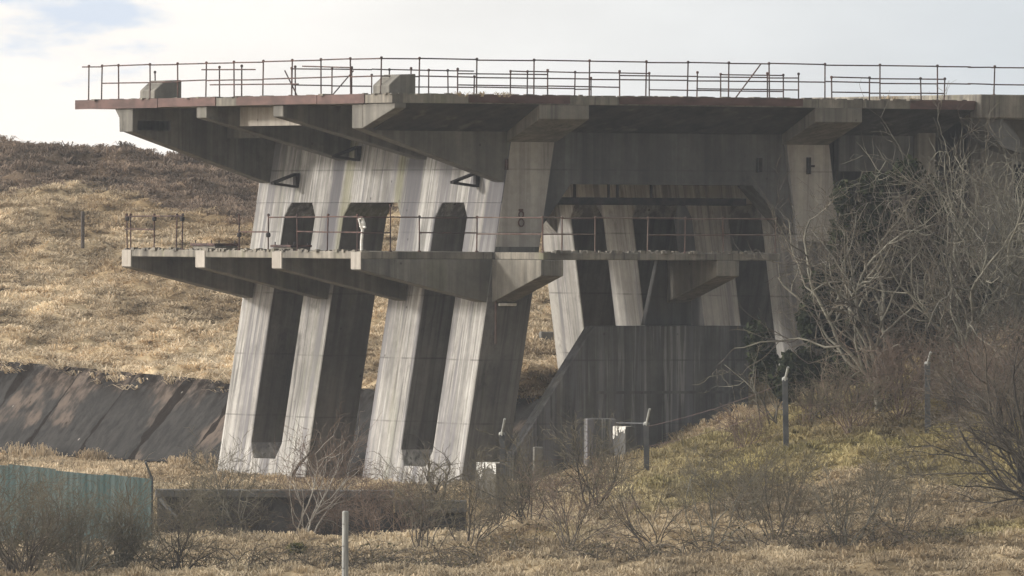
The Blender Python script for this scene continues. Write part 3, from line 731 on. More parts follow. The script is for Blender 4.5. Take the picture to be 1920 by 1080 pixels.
m = MB(); m.tube(rel(at(300, 935, 271.0)), rel(at(336, 975, 270.6)), .06, 6); m.build('prop', M['galv'], rw)

def pedestal(px0, px1, pyt, pyb, d, depth, mat, label, white=None, name='concrete_pedestal', cat='pedestal'):
    a = at(px0, pyb, d); b = at(px1, pyt, d)
    w = (b.x - a.x) / 2; h = b.z - a.z + .6
    r = empty(name, ((a.x + b.x) / 2, d, a.z - .6), math.radians(-42 if white else 8)); tag(r, label, cat)
    MB().box(-w, w, -depth / 2, depth / 2, 0, h).build('block', mat, r, bevel=.02)
    if white:
        q = MB()
        # ragged patch of paint wrapped over the top of the block, a few millimetres thick
        n = 14; rr = random.Random(int(px0)); top = []
        for i in range(n):
            x0 = -w * 1.0 + 2 * w * i / n; x1 = -w + 2 * w * (i + 1) / n
            drop = white * rr.uniform(.25, 1.0) * (1.2 if i < n * .35 else .75)
            if rr.random() < .15: continue
            q.box(x0 + .001, x1, -depth / 2 - .012, -depth / 2 - .003, h - drop, h + .002)
            q.box(x0 + .001, x1, -depth / 2 - .012, depth / 2 * rr.uniform(-.2, .8), h + .003, h + .012)
        q.build('white_paint', M['whitepipe'], r)
    return r
pedestal(895, 948, 868, 960, 273.5, .5, M['mid'], 'concrete block with flaking white paint beside the tall fence post', white=.42)
pedestal(1154, 1186, 800, 870, 276.0, .4, M['soot'], 'narrow dark block topped with bright white paint before the screen wall', white=.30)
pedestal(1097, 1153, 785, 860, 277.2, .6, M['screen'], 'upright grey concrete block just left of the white topped one')
pedestal(1000, 1018, 838, 890, 277.0, .3, M['mid'], 'slim pale concrete stub standing in the grass below the sloping wall edge')
pedestal(1012, 1036, 622, 668, 312.0, .5, M['mid'], 'dark concrete stump on the hillside seen behind the stand', name='concrete_stump', cat='stump')

# ------------------------------------------------------------------ posts and fences
def security_fence():
    pts = [((945, 965), (941, 815), (945, 785), 268.0), ((1213, 912), (1212, 796), (1217, 766), 269.0), ((1475, 855), (1472, 712), (1476, 688), 263.0), ((1740, 826), (1739, 683), (1743, 660), 264.0)]
    b0 = at(*pts[0][0], pts[0][3])
    r = empty('security_fence', b0); tag(r, 'run of cranked top security fence posts with slack wires on the grassy mound', 'fence')
    tops = []
    for (bb, tt, aa, d) in pts:
        b = at(*bb, d) - b0; tp = at(*tt, d) - b0; ar = at(*aa, d) - b0
        b.z -= .5
        p = MB(); p.prism([(-.075, -.075), (.075, -.075), (.075, .075), (-.075, .075)], lambda x, y, t: (b.x + (tp.x - b.x) * t + x, b.y + y, b.z + (tp.z - b.z) * t), 0, 1)
        o = p.build('post', M['galv'], r)
        ar2 = ar + Vector((.02, -.25, 0))
        a = MB(); a.tube(tp, ar2, .034, 6); a.lathe(tp, [(.05, -.06), (.085, -.03), (.085, .05), (.04, .08)], 8)
        a.build('cranked_arm', M['postwood'], o)
        tops.append((b, tp, ar2))
    m = MB()
    for k in range(3):
        for f in (.45, .72, .97):
            if (k, f) in ((0, .97), (2, .45)): continue
            p = tops[k][0].lerp(tops[k][1], f); q = tops[k + 1][0].lerp(tops[k + 1][1], f)
            mid = (p + q) / 2 - Vector((0, 0, .10)); m.path([p, p.lerp(q, .25) - Vector((0, 0, .075)), mid, p.lerp(q, .75) - Vector((0, 0, .075)), q], .006, 3)
    m.build('wire', M['rust'], r)
    m = MB(); p = at(1155, 793, 272.0) - b0; q = at(1212, 794, 269.05) - b0; m.tube(p, q, .02, 6); m.build('top_bar', M['galv'], r)
security_fence()
def post(px, pyt, pyb, d, rad, mat, label, name='wooden_post', lean=0.0):
    b = at(px, pyb, d); t = at(px, pyt, d)
    r = empty(name, (b.x, d, b.z - .5)); tag(r, label, 'post')
    h = t.z - b.z + .5
    m = MB(); m.lathe((0, 0, 0), [(rad, 0), (rad * .98, h * .6), (rad * .95, h - .03), (rad * .7, h)], 10)
    o = m.build('shaft', mat, r, smooth=False); o.rotation_euler = (0, lean, 0)
    for k in (.35, .6, .85): MB().tube((-rad, -rad * .8, h * k), (-rad + .06, -rad * 1.05, h * k), .008, 4).build('staple', M['steel'], r)
post(647, 958, 1085, 238.0, .082, M['postwood'], 'pale weathered round wooden post at the bottom edge of the view')
post(155, 396, 440, 352.0, .07, M['darkwood'], 'lone dark wooden post out on the grassy hillside')
post(1238, 1066, 1085, 237.0, .045, M['whitepipe'], 'small white tipped marker post at the foot of the view', name='marker_post')

def sheet_fence():
    d = 263.0
    a = at(-160, 0, d); e = at(288, 0, d)
    zt = at(0, 868, d).z; zt2 = at(288, 898, d).z; z0 = -1.5
    r = empty('sheet_fence', (e.x, d, z0)); tag(r, 'faded blue green corrugated sheet fence at the lower left', 'fence')
    n = 5; W = (e.x - a.x) / n
    for k in range(n):
        x0 = a.x + k * W - e.x; top0 = zt + (zt2 - zt) * max(0, (a.x + k * W - at(0, 0, d).x)) / (e.x - at(0, 0, d).x) - z0 - (.04 if k % 2 else 0)
        top1 = zt + (zt2 - zt) * max(0, (a.x + (k + 1) * W - at(0, 0, d).x)) / (e.x - at(0, 0, d).x) - z0 - (.04 if k % 2 else 0)
        m = MB(); N = 26
        for s in range(N):
            f0, f1 = s / N, (s + 1) / N
            xa, xb = x0 + W * f0 + .004, x0 + W * f1 + .004
            ya, yb = .008 * math.sin(s * 1.9), .008 * math.sin((s + 1) * 1.9)
            ta, tb = top0 + (top1 - top0) * f0, top0 + (top1 - top0) * f1
            m.add([(xa, ya, 0), (xb, yb, 0), (xb, yb, tb), (xa, ya, ta), (xa, ya + .012, 0), (xb, yb + .012, 0), (xb, yb + .012, tb), (xa, ya + .012, ta)],
                  [(0, 1, 2, 3), (7, 6, 5, 4), (3, 2, 6, 7), (0, 4, 5, 1)])
        m.build('sheet_panel', M['sheet'], r)
        MB().box(x0 + W - .05, x0 + W + .05, .06, .16, -.3, top1 + (.06 if k == n - 1 else -.1)).build('post', M['galv'], r)
    tp = Vector((0, .11, zt2 - z0 + .05)); ar = at(273, 866, d) - r.location
    MB().tube(tp, (ar.x, -.1, ar.z), .035, 6).build('cranked_arm', M['galv'], r)
sheet_fence()

# ------------------------------------------------------------------ bare trees, shrubs and grass
def grow(rng, out, p, d, length, r, level, maxl, up, wob, kids, spread, ratio, pk=.8, rmin=.0062):
    n = max(2, int(3 + length / 0.35)) if level < 2 else max(2, int(2 + length / 0.3))
    seg = length / n
    for i in range(n):
        d = (d + Vector((rng.gauss(0, wob), rng.gauss(0, wob), rng.gauss(0, wob) + up * (0.5 if level else 1)))).normalized()
        q = p + d * seg
        r0 = r * (1 - .62 * i / n); r1 = r * (1 - .62 * (i + 1) / n)
        out.append((p.x, p.y, p.z, q.x, q.y, q.z, r0, r1, level))
        if level < maxl and i >= (1 if level == 0 else 0):
            for _ in range(kids[min(level, len(kids) - 1)]):
                if rng.random() < pk:
                    a = rng.uniform(*spread); ax = d.orthogonal(); ax.rotate(Matrix.Rotation(rng.uniform(0, 6.283), 3, d))
                    cdv = (d * math.cos(a) + ax.normalized() * math.sin(a)).normalized()
                    grow(rng, out, q, cdv, length * rng.uniform(*ratio) * (1 - .4 * i / n), max(r1 * .66, rmin), level + 1, maxl, up, wob * 1.1, kids, spread, ratio, pk, rmin)
        p = q
def seg_mesh(name, S, mat, parent, sides):
    S = np.asarray(S, float)
    if len(S) == 0: return None
    p, q = S[:, 0:3], S[:, 3:6]; d = q - p; d /= np.linalg.norm(d, axis=1, keepdims=True) + 1e-9
    h = np.where(np.abs(d[:, 2:3]) > .9, np.array([[1., 0, 0]]), np.array([[0., 0, 1.]]))
    a = np.cross(d, h); a /= np.linalg.norm(a, axis=1, keepdims=True) + 1e-9; b = np.cross(d, a)
    V = []
    for c, rr in ((p, S[:, 6:7]), (q, S[:, 7:8])):
        for k in range(sides):
            t = 2 * math.pi * k / sides; V.append(c + (a * math.cos(t) + b * math.sin(t)) * rr)
    V = np.stack(V, 1).reshape(-1, 3); n = len(S); base = (np.arange(n) * 2 * sides)[:, None]
    Fq = np.concatenate([np.stack([base[:, 0] + k, base[:, 0] + (k + 1) % sides, base[:, 0] + sides + (k + 1) % sides, base[:, 0] + sides + k], -1) for k in range(sides)])
    return np_mesh(name, V, Fq, mat, parent=parent, smooth=True)
def bush(name, px, py, d, h, label, cat, seed, stems=6, maxl=3, r=.035, up=.05, wob=.16, kids=(1, 1, 1), spread=(.35, .95), ratio=(.5, .75), tilt=.7, mats=('lichen', 'lichen'), group=None, lean=(0, 0), trunk=0.0, pk=.8, rmin=.0062):
    b = at(px, py, d); zg = gz(b.x, d)
    base = Vector((b.x, d, zg - .06)); rng = random.Random(seed); S = []
    root = empty(name, base); tag(root, label, cat, group)
    o = Vector((0, 0, 0))
    if trunk:
        q = Vector((lean[0] * trunk * .5, 0, trunk)); S.append((0, 0, 0, q.x * .5 + .03, 0, trunk * .5, r * 1.7, r * 1.45, 0)); S.append((q.x * .5 + .03, 0, trunk * .5, q.x, q.y, q.z, r * 1.45, r * 1.3, 0)); o = q
    for k in range(stems):
        az = rng.uniform(0, 6.283); tl = tilt * math.sqrt(rng.uniform(.02, 1))
        dv = Vector((math.cos(az) * math.sin(tl) + lean[0], math.sin(az) * math.sin(tl) + lean[1], math.cos(tl))).normalized()
        st = o + (Vector((rng.gauss(0, .12), rng.gauss(0, .12), 0)) if not trunk else Vector((0, 0, 0)))
        grow(rng, S, st, dv, (h - trunk) * rng.uniform(.62, .9), r * rng.uniform(.7, 1.1), 0, maxl, up, wob, kids, spread, ratio, pk, rmin)
    S = np.array(S)
    thick = S[:, 8] <= 1
    seg_mesh('trunk' if trunk else 'stems', S[thick], M[mats[0]], root, 5)
    seg_mesh('twigs', S[~thick], M[mats[1]], root, 3)
    return root, len(S)
GR = 'bare shrubs in front of the stand'
nseg = 0
def B(*a, **k):
    global nseg
    _, n = bush(*a, **k); nseg += n
def leaf_cloud(name, centres, n, size, cols, parent, seed, origin):
    rr = np.random.RandomState(seed); cs = np.array([c[:3] for c in centres]); rad = np.array([c[3:] for c in centres])
    k = rr.randint(0, len(cs), n); v = rr.normal(size=(n, 3)); v /= np.linalg.norm(v, axis=1, keepdims=True)
    rfac = rr.rand(n, 1) ** .45 * (0.75 + .5 * vnoise(v[:, 0] * 3 + k * 5, v[:, 2] * 3 + v[:, 1] * 2)[:, None])
    P = cs[k] + v * rfac * rad[k]
    t1 = rr.normal(size=(n, 3)); t1 /= np.linalg.norm(t1, axis=1, keepdims=True); t2 = np.cross(t1, v + rr.normal(size=(n, 3)) * .5); t2 /= np.linalg.norm(t2, axis=1, keepdims=True) + 1e-9
    s = size * (.5 + rr.rand(n, 1))
    V = np.stack([P - t1 * s * .5, P + t2 * s * .4, P + t1 * s * .6, P - t2 * s * .4], 1).reshape(-1, 3)
    c = np.array(cols)[rr.randint(0, len(cols), n)] * (.6 + .8 * rr.rand(n, 1))
    Fq = np.arange(4 * n).reshape(-1, 4)
    return np_mesh(name, V - np.array(origin), Fq, M['blade'], np.repeat(c, 4, 0), parent)
# thicket on the right
K3 = (1, 1, 1); K4 = (1, 1, 1); TT = dict(pk=.5, rmin=.0078, spread=(.45, 1.1), ratio=(.45, .75))
B('bare_tree', 1645, 705, 268, 7.6, 'lichen grey bare tree with the tallest left stems of the thicket, against the dark wall', 'tree', 1, stems=6, maxl=3, r=.07, kids=K4, tilt=.33, wob=.20, up=.08, mats=('lichen', 'bark_brown'), trunk=.6, **TT)
B('bare_tree', 1728, 705, 270, 6.8, 'densely twigged grey bare tree in the middle of the right hand thicket', 'tree', 2, stems=6, maxl=3, r=.065, kids=K4, tilt=.45, wob=.20, up=.08, mats=('lichen', 'bark_brown'), **TT)
B('bare_tree', 1838, 722, 266, 7.4, 'many stemmed bare tree with dark crooked feet on the upper mound', 'tree', 3, stems=7, maxl=3, r=.06, kids=K4, tilt=.42, wob=.20, up=.08, mats=('lichen', 'bark_brown'), trunk=.3, **TT)
B('bare_tree', 1920, 715, 267, 8.2, 'tall pale stemmed bare tree cut by the right edge of the view', 'tree', 4, stems=6, maxl=3, r=.06, kids=K4, tilt=.35, wob=.20, up=.09, mats=('lichen', 'lichen'), **TT)
B('bare_tree', 1785, 700, 271, 5.8, 'lower bare tree with whitish stems before the end building', 'tree', 5, stems=5, maxl=3, r=.05, kids=K3, tilt=.5, wob=.22, up=.08, mats=('bark_pale', 'twig_green'), **TT)
B('bare_shrub', 1610, 735, 270, 3.2, 'spreading grey shrub at the left foot of the thicket', 'shrub', 6, stems=6, maxl=3, r=.04, kids=K4, tilt=.45, wob=.26, mats=('lichen', 'twig_green'), **TT)
B('bare_shrub', 1470, 780, 271, 3.0, 'thin shrub with arching branches across the foot of the screen wall right end', 'shrub', 7, stems=4, maxl=3, r=.03, kids=K3, tilt=.7, wob=.26, mats=('lichen', 'twig_green'), **TT)
B('bare_shrub', 1690, 745, 266, 2.6, 'low reddish brown shrub under the grey trees of the thicket', 'shrub', 8, stems=20, maxl=3, r=.02, kids=K3, tilt=.7, wob=.16, mats=('twig_red', 'twig_red'))
B('bare_shrub', 1890, 800, 262, 2.9, 'reddish twiggy shrub right of the last fence post', 'shrub', 9, stems=18, maxl=3, r=.02, kids=K3, tilt=.6, wob=.16, mats=('twig_red', 'twig_red'))
B('bare_shrub', 1600, 790, 265, 2.0, 'knee high brown shrub between the two right fence posts', 'shrub', 10, stems=20, maxl=3, r=.018, kids=K3, tilt=.75, wob=.16, mats=('twig_red', 'twig_green'))
B('bare_shrub', 1790, 760, 266, 2.2, 'low russet shrub at the feet of the many stemmed tree', 'shrub', 21, stems=20, maxl=3, r=.018, kids=K3, tilt=.75, wob=.16, mats=('twig_red', 'twig_red'))
B('bare_shrub', 1510, 770, 269, 1.5, 'thin russet shrub beside the third fence post', 'shrub', 22, stems=16, maxl=3, r=.016, kids=K3, tilt=.7, wob=.16, mats=('twig_red', 'twig_green'))
# dark spreading tree in the lower right corner
B('bare_tree', 1965, 985, 246, 5.2, 'dark bare tree whose branches fan in from the lower right corner', 'tree', 11, stems=9, maxl=3, r=.055, kids=K4, tilt=.8, wob=.13, up=.07, lean=(-.75, 0), mats=('bark_dark', 'bark_brown'), pk=.7, rmin=.008)
# small bare tree before the legs
B('bare_tree', 818, 925, 272.8, 2.7, 'small bare tree with a forked mossy trunk before the third and fourth legs', 'tree', 12, stems=4, maxl=2, r=.06, kids=(1, 1), tilt=.8, wob=.2, up=.05, mats=('bark_brown', 'bark_brown'), trunk=.55)
# shrubs along the retaining wall and in the foreground
fg = [
 (560, 1015, 268, 3.0, 'slender pale stemmed sapling leaning over the retaining wall', 5, 3, .028, .55, ('bark_pale', 'twig_red'), (.25, 0)),
 (630, 1000, 269, 2.2, 'thin reddish sapling left of the pale round post', 6, 3, .02, .6, ('twig_red', 'twig_red'), (.1, 0)),
 (440, 1010, 268, 2.3, 'grey twiggy shrub before the left part of the retaining wall', 8, 3, .024, .7, ('lichen', 'twig_green'), (0, 0)),
 (345, 1000, 267, 1.9, 'low brown shrub beside the end post of the sheet fence', 8, 3, .022, .8, ('bark_brown', 'twig_green'), (0, 0)),
 (500, 905, 273.5, 1.0, 'short bare shrub at the foot of the two left legs', 7, 2, .016, .7, ('bark_brown', 'bark_brown'), (0, 0)),
 (420, 905, 273.5, 1.5, 'tangle of bare stems at the foot of the leg nearest the hill', 8, 2, .016, .7, ('bark_brown', 'bark_brown'), (0, 0)),
 (700, 1010, 266, 1.7, 'reddish low shrub under the lower coping step', 9, 3, .018, .7, ('twig_red', 'twig_red'), (0, 0)),
 (790, 1055, 256, 2.3, 'brown bare shrub right of the pale round post', 8, 3, .026, .7, ('bark_brown', 'twig_green'), (0, 0)),
 (880, 1070, 252, 2.2, 'upright green grey shrub below the painted concrete block', 8, 3, .026, .6, ('bark_brown', 'twig_green'), (0, 0)),
 (985, 1040, 256, 2.1, 'twiggy shrub with crooked dark stems below the tall fence post', 9, 3, .026, .75, ('bark_dark', 'twig_green'), (0, 0)),
 (1115, 1030, 257, 2.0, 'rounded shrub with two dark trunks in the middle foreground', 8, 3, .026, .8, ('bark_dark', 'twig_green'), (0, 0)),
 (1060, 1085, 245, 1.9, 'low brown shrub at the bottom edge beneath the middle of the stand', 9, 3, .02, .8, ('bark_brown', 'twig_red'), (0, 0)),
 (1230, 1080, 246, 2.0, 'sparse grey shrub behind the white tipped marker', 7, 3, .022, .8, ('bark_brown', 'twig_green'), (0, 0)),
 (1330, 1085, 244, 2.2, 'leggy grey shrub right of the white tipped marker', 7, 3, .024, .8, ('lichen', 'twig_green'), (0, 0)),
 (1455, 1085, 244, 2.1, 'spreading grey shrub on the bottom edge below the third fence post', 8, 3, .024, .9, ('bark_brown', 'twig_green'), (0, 0)),
 (1590, 1088, 243, 2.2, 'broad twiggy shrub on the bottom edge, right of centre', 9, 3, .022, .9, ('lichen', 'twig_green'), (0, 0)),
 (1690, 1080, 245, 1.6, 'smallest shrub of the bottom row, before the pale grass on the right', 8, 3, .018, .8, ('bark_brown', 'twig_green'), (0, 0)),
 (470, 1018, 269, 1.05, 'dark tangle of stems hiding the left half of the retaining wall', 22, 3, .016, .8, ('bark_dark', 'bark_brown'), (0, 0)),
 (590, 1018, 269.3, 1.0, 'dark scrub hiding the middle of the retaining wall', 22, 3, .016, .8, ('bark_dark', 'twig_red'), (0, 0)),
 (370, 1020, 269, 1.0, 'dark scrub at the left end of the retaining wall', 18, 3, .016, .8, ('bark_dark', 'twig_green'), (0, 0)),
 (760, 1020, 267, 1.4, 'russet scrub under the lowered end of the coping', 20, 3, .015, .8, ('twig_red', 'twig_red'), (0, 0)),
 (940, 985, 262, 1.5, 'fine brown scrub around the foot of the tall left fence post', 20, 3, .015, .8, ('bark_brown', 'twig_green'), (0, 0)),
 (1400, 1030, 250, 1.7, 'tall thin stemmed shrub in the rough grass below the third fence post', 14, 3, .018, .6, ('bark_brown', 'twig_green'), (0, 0)),
 (1650, 1000, 251, 1.3, 'thin dark stemmed shrub among the pale tufts near the corner tree', 10, 3, .016, .8, ('bark_dark', 'twig_green'), (0, 0)),
 (1390, 820, 268, 1.3, 'purplish scrub on the bank left of the third fence post', 18, 3, .013, .8, ('twig_red', 'twig_red'), (0, 0)),
 (1385, 960, 255, 1.1, 'stunted thorn shrub on the mossy bank below the second fence post', 6, 3, .016, .8, ('bark_dark', 'twig_green'), (0, 0)),
 (1730, 930, 254, 1.0, 'stunted dark shrub on the mossy bank below the last fence post', 9, 3, .014, .9, ('bark_brown', 'twig_green'), (0, 0)),
 (1130, 930, 264, 1.4, 'hazy brown shrub just below the second fence post', 10, 3, .016, .7, ('twig_red', 'twig_green'), (0, 0)),
 (1030, 915, 268, 1.0, 'hazy low shrub at the foot of the sloping wall edge', 9, 3, .014, .7, ('twig_red', 'twig_green'), (0, 0)),
 (40, 1085, 240, 2.1, 'big tangled shrub in the lower left corner', 22, 3, .03, .8, ('bark_brown', 'twig_green'), (0, 0)),
 (140, 1085, 242, 2.0, 'leaning lichen covered shrub right of the lower left corner', 20, 3, .03, .9, ('lichen', 'twig_green'), (.1, 0)),
 (235, 1080, 243, 1.9, 'dense grey green shrub below the middle of the sheet fence', 20, 3, .03, .8, ('lichen', 'twig_green'), (0, 0)),
 (330, 1085, 242, 1.6, 'low dark shrub below the end post of the sheet fence', 10, 3, .022, .9, ('bark_dark', 'twig_green'), (0, 0)),
 (-10, 1020, 255, 2.3, 'tall mossy stems at the left edge before the sheet fence', 9, 3, .03, .6, ('twig_green', 'twig_green'), (0, 0)),
 (225, 1020, 258, 2.0, 'slim mossy stem in front of the sheet fence', 4, 3, .03, .5, ('twig_green', 'twig_green'), (0, 0)),
]
for k, (px, py, d, h, lab, ns, ml, r, tl, mats, ln) in enumerate(fg):
    B('bare_shrub', px, py, d, h * (1.15 if py > 1000 else 1.0), lab, 'shrub', 100 + k, stems=ns, maxl=ml, r=r, kids=(1, 1, 1), tilt=tl, wob=.16, up=.06, mats=mats, group=GR, lean=ln)
print('segments', nseg)
def bramble(px, py, d, wx, h, label, seed, n=60, nl=420, mats=('bark_brown', 'twig_green')):
    b = at(px, py, d); base = Vector((b.x, d, gz(b.x, d))); r = empty('bramble_patch', base); tag(r, label, 'bramble'); rng = random.Random(seed); S = []; tips = []
    for _ in range(n):
        x0, y0 = rng.uniform(-wx, wx), rng.uniform(-.7, .7); p = Vector((x0, y0, gz(base.x + x0, d + y0) - base.z - .05))
        dv = Vector((rng.gauss(0, .5), rng.gauss(0, .5), 1)).normalized(); L = h * rng.uniform(.9, 1.9); k = 9; rr0 = rng.uniform(.008, .016); side = Vector((rng.gauss(0, 1), rng.gauss(0, .6), 0)).normalized()
        for i in range(k):
            dv = (dv + side * .16 + Vector((rng.gauss(0, .09), rng.gauss(0, .09), -.20 * (i / k) * 1.6))).normalized(); q = p + dv * L / k
            S.append((*p, *q, rr0 * (1 - .6 * i / k), rr0 * (1 - .6 * (i + 1) / k), 1)); 
            if rng.random() < .5:
                e = q + Vector((rng.gauss(0, .16), rng.gauss(0, .16), rng.gauss(.04, .12))); S.append((*q, *e, .006, .004, 2))
            if i > 1: tips.append((base.x + q.x, base.y + q.y, base.z + q.z, .09, .09, .08))
            p = q
    seg_mesh('stems', S, M[mats[0]], r, 4)
    leaf_cloud('leaves', tips, nl, .06, [(.15, .115, .07), (.11, .095, .05), (.19, .145, .09), (.08, .075, .04)], r, seed, base)
for a in ((30, 1075, 243, 1.5, 1.0, 'dense bramble patch in the bottom left corner', 31), (190, 1078, 243.5, 1.4, .95, 'bramble patch below the sheet fence, left of its end post', 32),
          (325, 1078, 244, 1.0, .75, 'low bramble patch between the corner shrubs and the gorse bush', 33), (380, 1018, 267, 1.3, .8, 'dark bramble patch at the left foot of the retaining wall', 34),
          (760, 1085, 243, 1.1, .6, 'bramble patch right of the pale round post', 35), (900, 1080, 244, 1.4, .95, 'bramble patch on the bottom edge below the painted block', 36),
          (1160, 1085, 242, 1.3, .6, 'bramble patch on the bottom edge left of the marker post', 37), (1390, 1085, 242, 1.7, .9, 'bramble patch on the bottom edge between the leggy shrubs', 38),
          (1590, 1082, 243, 1.5, .85, 'bramble patch on the bottom edge under the broad twiggy shrub', 39), (660, 1080, 243, 1.0, .7, 'dark bramble patch behind the pale round post', 41), (480, 1085, 242, 1.5, .65, 'bramble patch on the bottom edge below the gorse bush', 42),
          (1730, 1085, 242, 1.1, .5, 'small bramble patch in the pale grass under the corner tree', 43), (1000, 960, 264, 1.6, .6, 'brown bramble patch between the first two fence posts', 40)):
    bramble(*a)
# fallen bough against the second leg
fbm_ = MB(); a0 = at(548, 892, 273.0)
root = empty('dead_bough', a0); tag(root, 'dark dead bough propped against the second leg', 'bough')
pts = [at(548, 892, 273.0), at(560, 872, 273.2), at(575, 856, 273.4), at(585, 843, 273.5), at(598, 806, 273.6)]
for (p, q), r in zip(zip(pts[:-1], pts[1:]), (.05, .045, .035, .02)): fbm_.tube(p - a0, q - a0, r, 7, r * .8)
fbm_.build('branch', M['bark_dark'], root)
root_m = empty('gorse_bush', at(553, 1042, 250)); root_m.location.z = gz(root_m.location.x, 250); tag(root_m, 'small round olive green gorse bush left of the pale post', 'bush')

leaf_cloud('foliage', [(root_m.location.x, 250, root_m.location.z + .16, .27, .27, .25), (root_m.location.x + .12, 250, root_m.location.z + .2, .2, .2, .2)], 1500, .06, [(.09, .085, .03), (.14, .12, .045), (.05, .055, .022)], root_m, 3, root_m.location)
st = MB()
for k in range(6): st.tube((0, 0, -.1), (.15 * math.cos(k), .15 * math.sin(k), .25), .012, 4)
st.build('stems', M['bark_dark'], root_m)
def ivy(px, py, d, spots, label, seed, n=2600):
    b = at(px, py, d); r = empty('ivy_bush', b); tag(r, label, 'bush')
    cs = []
    for (x, y, rx, ry) in spots:
        c = at(x, y, d); cs.append((c.x, d, c.z, rx, .6, ry))
    leaf_cloud('foliage', cs, n, .15, [(.024, .030, .015), (.036, .042, .020), (.014, .018, .010)], r, seed, b)
    s = MB(); rr = random.Random(seed)
    for c in cs:
        g = Vector((b.x + rr.uniform(-.4, .4), d, gz(b.x, d) - .1)) - b
        e = Vector(c[:3]) - b; s.path([g, g.lerp(e, .5) + Vector((rr.uniform(-.2, .2), 0, 0)), e], .025, 5)
    s.build('stems', M['bark_dark'], r)
ivy(1545, 640, 269.6, [(1540, 550, .55, .8), (1565, 620, .6, .7), (1590, 520, .5, .6), (1580, 680, .6, .5), (1620, 440, .6, .6), (1530, 690, .5, .4), (1525, 600, .4, .8), (1600, 600, .5, .9), (1575, 450, .35, .6), (1610, 690, .6, .5), (1508, 690, .35, .6), (1480, 690, .33, .5), (1478, 730, .4, .4), (1515, 600, .3, .6), (1580, 370, .3, .5)], 'dark ivy smothered bush at the left side of the thicket', 5, 8500)
ivy(1680, 560, 269.8, [(1660, 420, .6, .8), (1720, 470, .7, .9), (1690, 590, .8, .8), (1750, 640, .7, .6), (1640, 350, .5, .5), (1700, 330, .5, .5), (1820, 560, .7, .8), (1625, 420, .6, .8), (1740, 380, .6, .8), (1680, 500, .8, .9), (1610, 520, .5, .7)], 'dark ivy mass deep inside the right hand thicket', 6, 10000)
ivy(1440, 680, 271.5, [(1420, 640, .4, .7), (1440, 690, .45, .6), (1480, 720, .5, .5)], 'sparse greyish green bush growing by the right end of the screen wall', 7, 900)

# grass tussocks: blades of many clumps in one mesh each
def grass(name, label, X, D, nb, hmin, hmax, rad, seed, width, zoff=0.0, heath=False, cat='grass'):
    rr = np.random.RandomState(seed); n = len(X)
    Z = ground_z(X, D) - .02 + zoff
    tint = zone_colour(X, D, np.clip(.5 + (rr.rand(n) - .5) * .6 + (fbm(X * .9 + 60, D * .45, 2) - .5) * 1.6, 0, 1.15))
    cx = np.repeat(X, nb); cy = np.repeat(D, nb); cz = np.repeat(Z, nb)
    ch = np.repeat(hmin + (hmax - hmin) * rr.rand(n) ** 1.5, nb); crad = np.repeat(rad * (.45 + 1.3 * rr.rand(n) ** 2), nb)
    N = n * nb
    az = rr.rand(N) * 6.2832; rr_ = np.sqrt(rr.rand(N)) * crad * .55
    bx = cx + np.cos(az) * rr_; by = cy + np.sin(az) * rr_
    az2 = az + rr.normal(size=N) * .8; out_ = crad * (.45 + 1.0 * rr.rand(N))
    h = ch * (.55 + .6 * rr.rand(N))
    wx, wy = -np.sin(az2) * width * (.6 + .8 * rr.rand(N)), np.cos(az2) * width * (.6 + .8 * rr.rand(N))
    mx, my = bx + np.cos(az2) * out_ * .45, by + np.sin(az2) * out_ * .45
    tx, ty = bx + np.cos(az2) * out_, by + np.sin(az2) * out_
    V = np.stack([np.stack([bx - wx, by - wy, cz - .03], -1), np.stack([bx + wx, by + wy, cz - .03], -1),
                  np.stack([mx + wx * .8, my + wy * .8, cz + h * .85], -1), np.stack([mx - wx * .8, my - wy * .8, cz + h * .85], -1),
                  np.stack([tx, ty, cz + h * (.15 + .75 * rr.rand(N) ** 1.5)], -1)], 1).reshape(-1, 3)
    b = (np.arange(N) * 5)[:, None]
    F3 = np.concatenate([b + np.array([[0, 1, 2]]), b + np.array([[0, 2, 3]]), b + np.array([[3, 2, 4]])])
    cb = np.repeat(tint, nb, 0) * (.78 + .44 * rr.rand(N, 1))
    o = np_mesh(name, V, F3, M['blade'], np.repeat(cb, 5, 0))
    tag(o, label, cat, kind='stuff'); return o
rr = np.random.RandomState(77)
def scatter(n, x0, x1, d0, d1, keep):
    X = x0 + (x1 - x0) * rr.rand(n); D = d0 + (d1 - d0) * rr.rand(n); k = keep(X, D); return X[k], D[k]
def on_hill(X, D):
    u, w = w2loc(X, D); return (u > U_CREST - .05 - .45 * (vnoise(X * 1.3, D * .8) ** 3)) & (w > .8) & ~((u > 9.5) & (u < 12.6) & (w < 16.2))
X, D = scatter(42000, -26, 13, 284, 404, on_hill)
hh = heather_amt(X, D); isH = vnoise(X * 1.7, D * 1.1) * .6 + .2 < hh
grass('hill_grass', 'straw coloured tussock grass covering the hillside', X[~isH], D[~isH], 16, .07, .27, .46, 1, .022)
grass('hill_heather', 'dark brown heather clumps below the skyline', X[isH], D[isH], 14, .10, .32, .42, 2, .024, cat='heather')
def on_front(X, D):
    u, w = w2loc(X, D)
    sheetf = (X < -9.6) & (D > 262.6) & (D < 263.5)
    wall = (X > -10.2) & (X < -.9) & (D > 270.6) & (D < 272.3)
    blk = (w > -.1) & (u > -1.6) & (u < 12)
    return ~(sheetf | wall | blk) & ((D < 279) | ((w < -.7) & (u > 2)))
X, D = scatter(26500, -20, 22, 234, 289, on_front)
grass('foreground_grass', 'dry tussock grass and moss on the near mound', X, D, 18, .06, .28, .32, 3, .017)
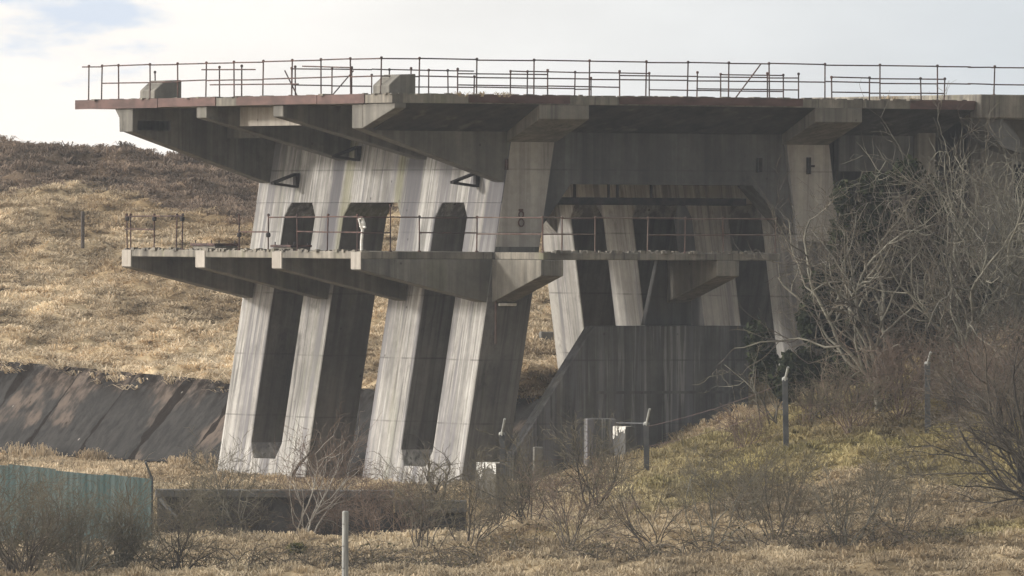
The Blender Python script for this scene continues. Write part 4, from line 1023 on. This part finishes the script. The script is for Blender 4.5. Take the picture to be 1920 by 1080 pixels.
def edge(X, D):
    u, w = w2loc(X, D); return (u > U_TOE - .9) & (u < U_TOE + .05) & (w > .5) & (vnoise(w * .45, 7) > .5)
X, D = scatter(14000, -24, 4, 280, 326, edge)
grass('slope_foot_grass', 'orange straw grass clumps along the foot of the tarred slope', X, D, 14, .2, .5, .3, 5, .014, zoff=.12)
def flat(X, D):
    u, w = w2loc(X, D); return (u < U_TOE - .5) & (X < 2) & ~((u > -1.6) & (w < 16.2)) & ~((X > -10.2) & (D < 272.6))
X, D = scatter(9000, -26, 2, 272.5, 326, flat)
grass('channel_grass', 'dry grass and moss on the flat strip below the tarred slope', X, D, 16, .06, .24, .3, 8, .017)
# weeds on the upper deck
wp = [loc2w(u, -1.6 + .5 * math.sin(u * 9), 0) for u in (-2.3, -2.0, -1.6, -1.2, -.9, -.7, 12.2, 12.6, 13.0)]
o = grass('deck_weeds', 'dry weeds growing on the edge of the upper deck', np.array([p.x for p in wp]), np.array([p.y for p in wp]), 20, .08, .2, .25, 6, .01)
nv = len(o.data.vertices); co = np.zeros(nv * 3, np.float32); o.data.vertices.foreach_get('co', co); co = co.reshape(-1, 3)
gzs = ground_z(np.array([p.x for p in wp]), np.array([p.y for p in wp]))
co[:, 2] += np.repeat(TOP - gzs, 20 * 5); o.data.vertices.foreach_set('co', co.ravel())

# ------------------------------------------------------------------ thin air between the far bank and the eye
hz = MB().box(-420, 420, -30, 1200, -6, 40).build('haze', M['soil'])
hm = bpy.data.materials.new('haze_air'); hm.use_nodes = True; hn = hm.node_tree; hn.nodes.clear()
ho = hn.nodes.new('ShaderNodeOutputMaterial'); pv = hn.nodes.new('ShaderNodeVolumePrincipled')
pv.inputs['Color'].default_value = (0.80, 0.85, 0.92, 1); pv.inputs['Density'].default_value = 0.00018; pv.inputs['Anisotropy'].default_value = 0.0
hn.links.new(pv.outputs[0], ho.inputs['Volume']); hz.data.materials.clear(); hz.data.materials.append(hm)
tag(hz, 'thin pale air over the valley', 'haze', kind='stuff')
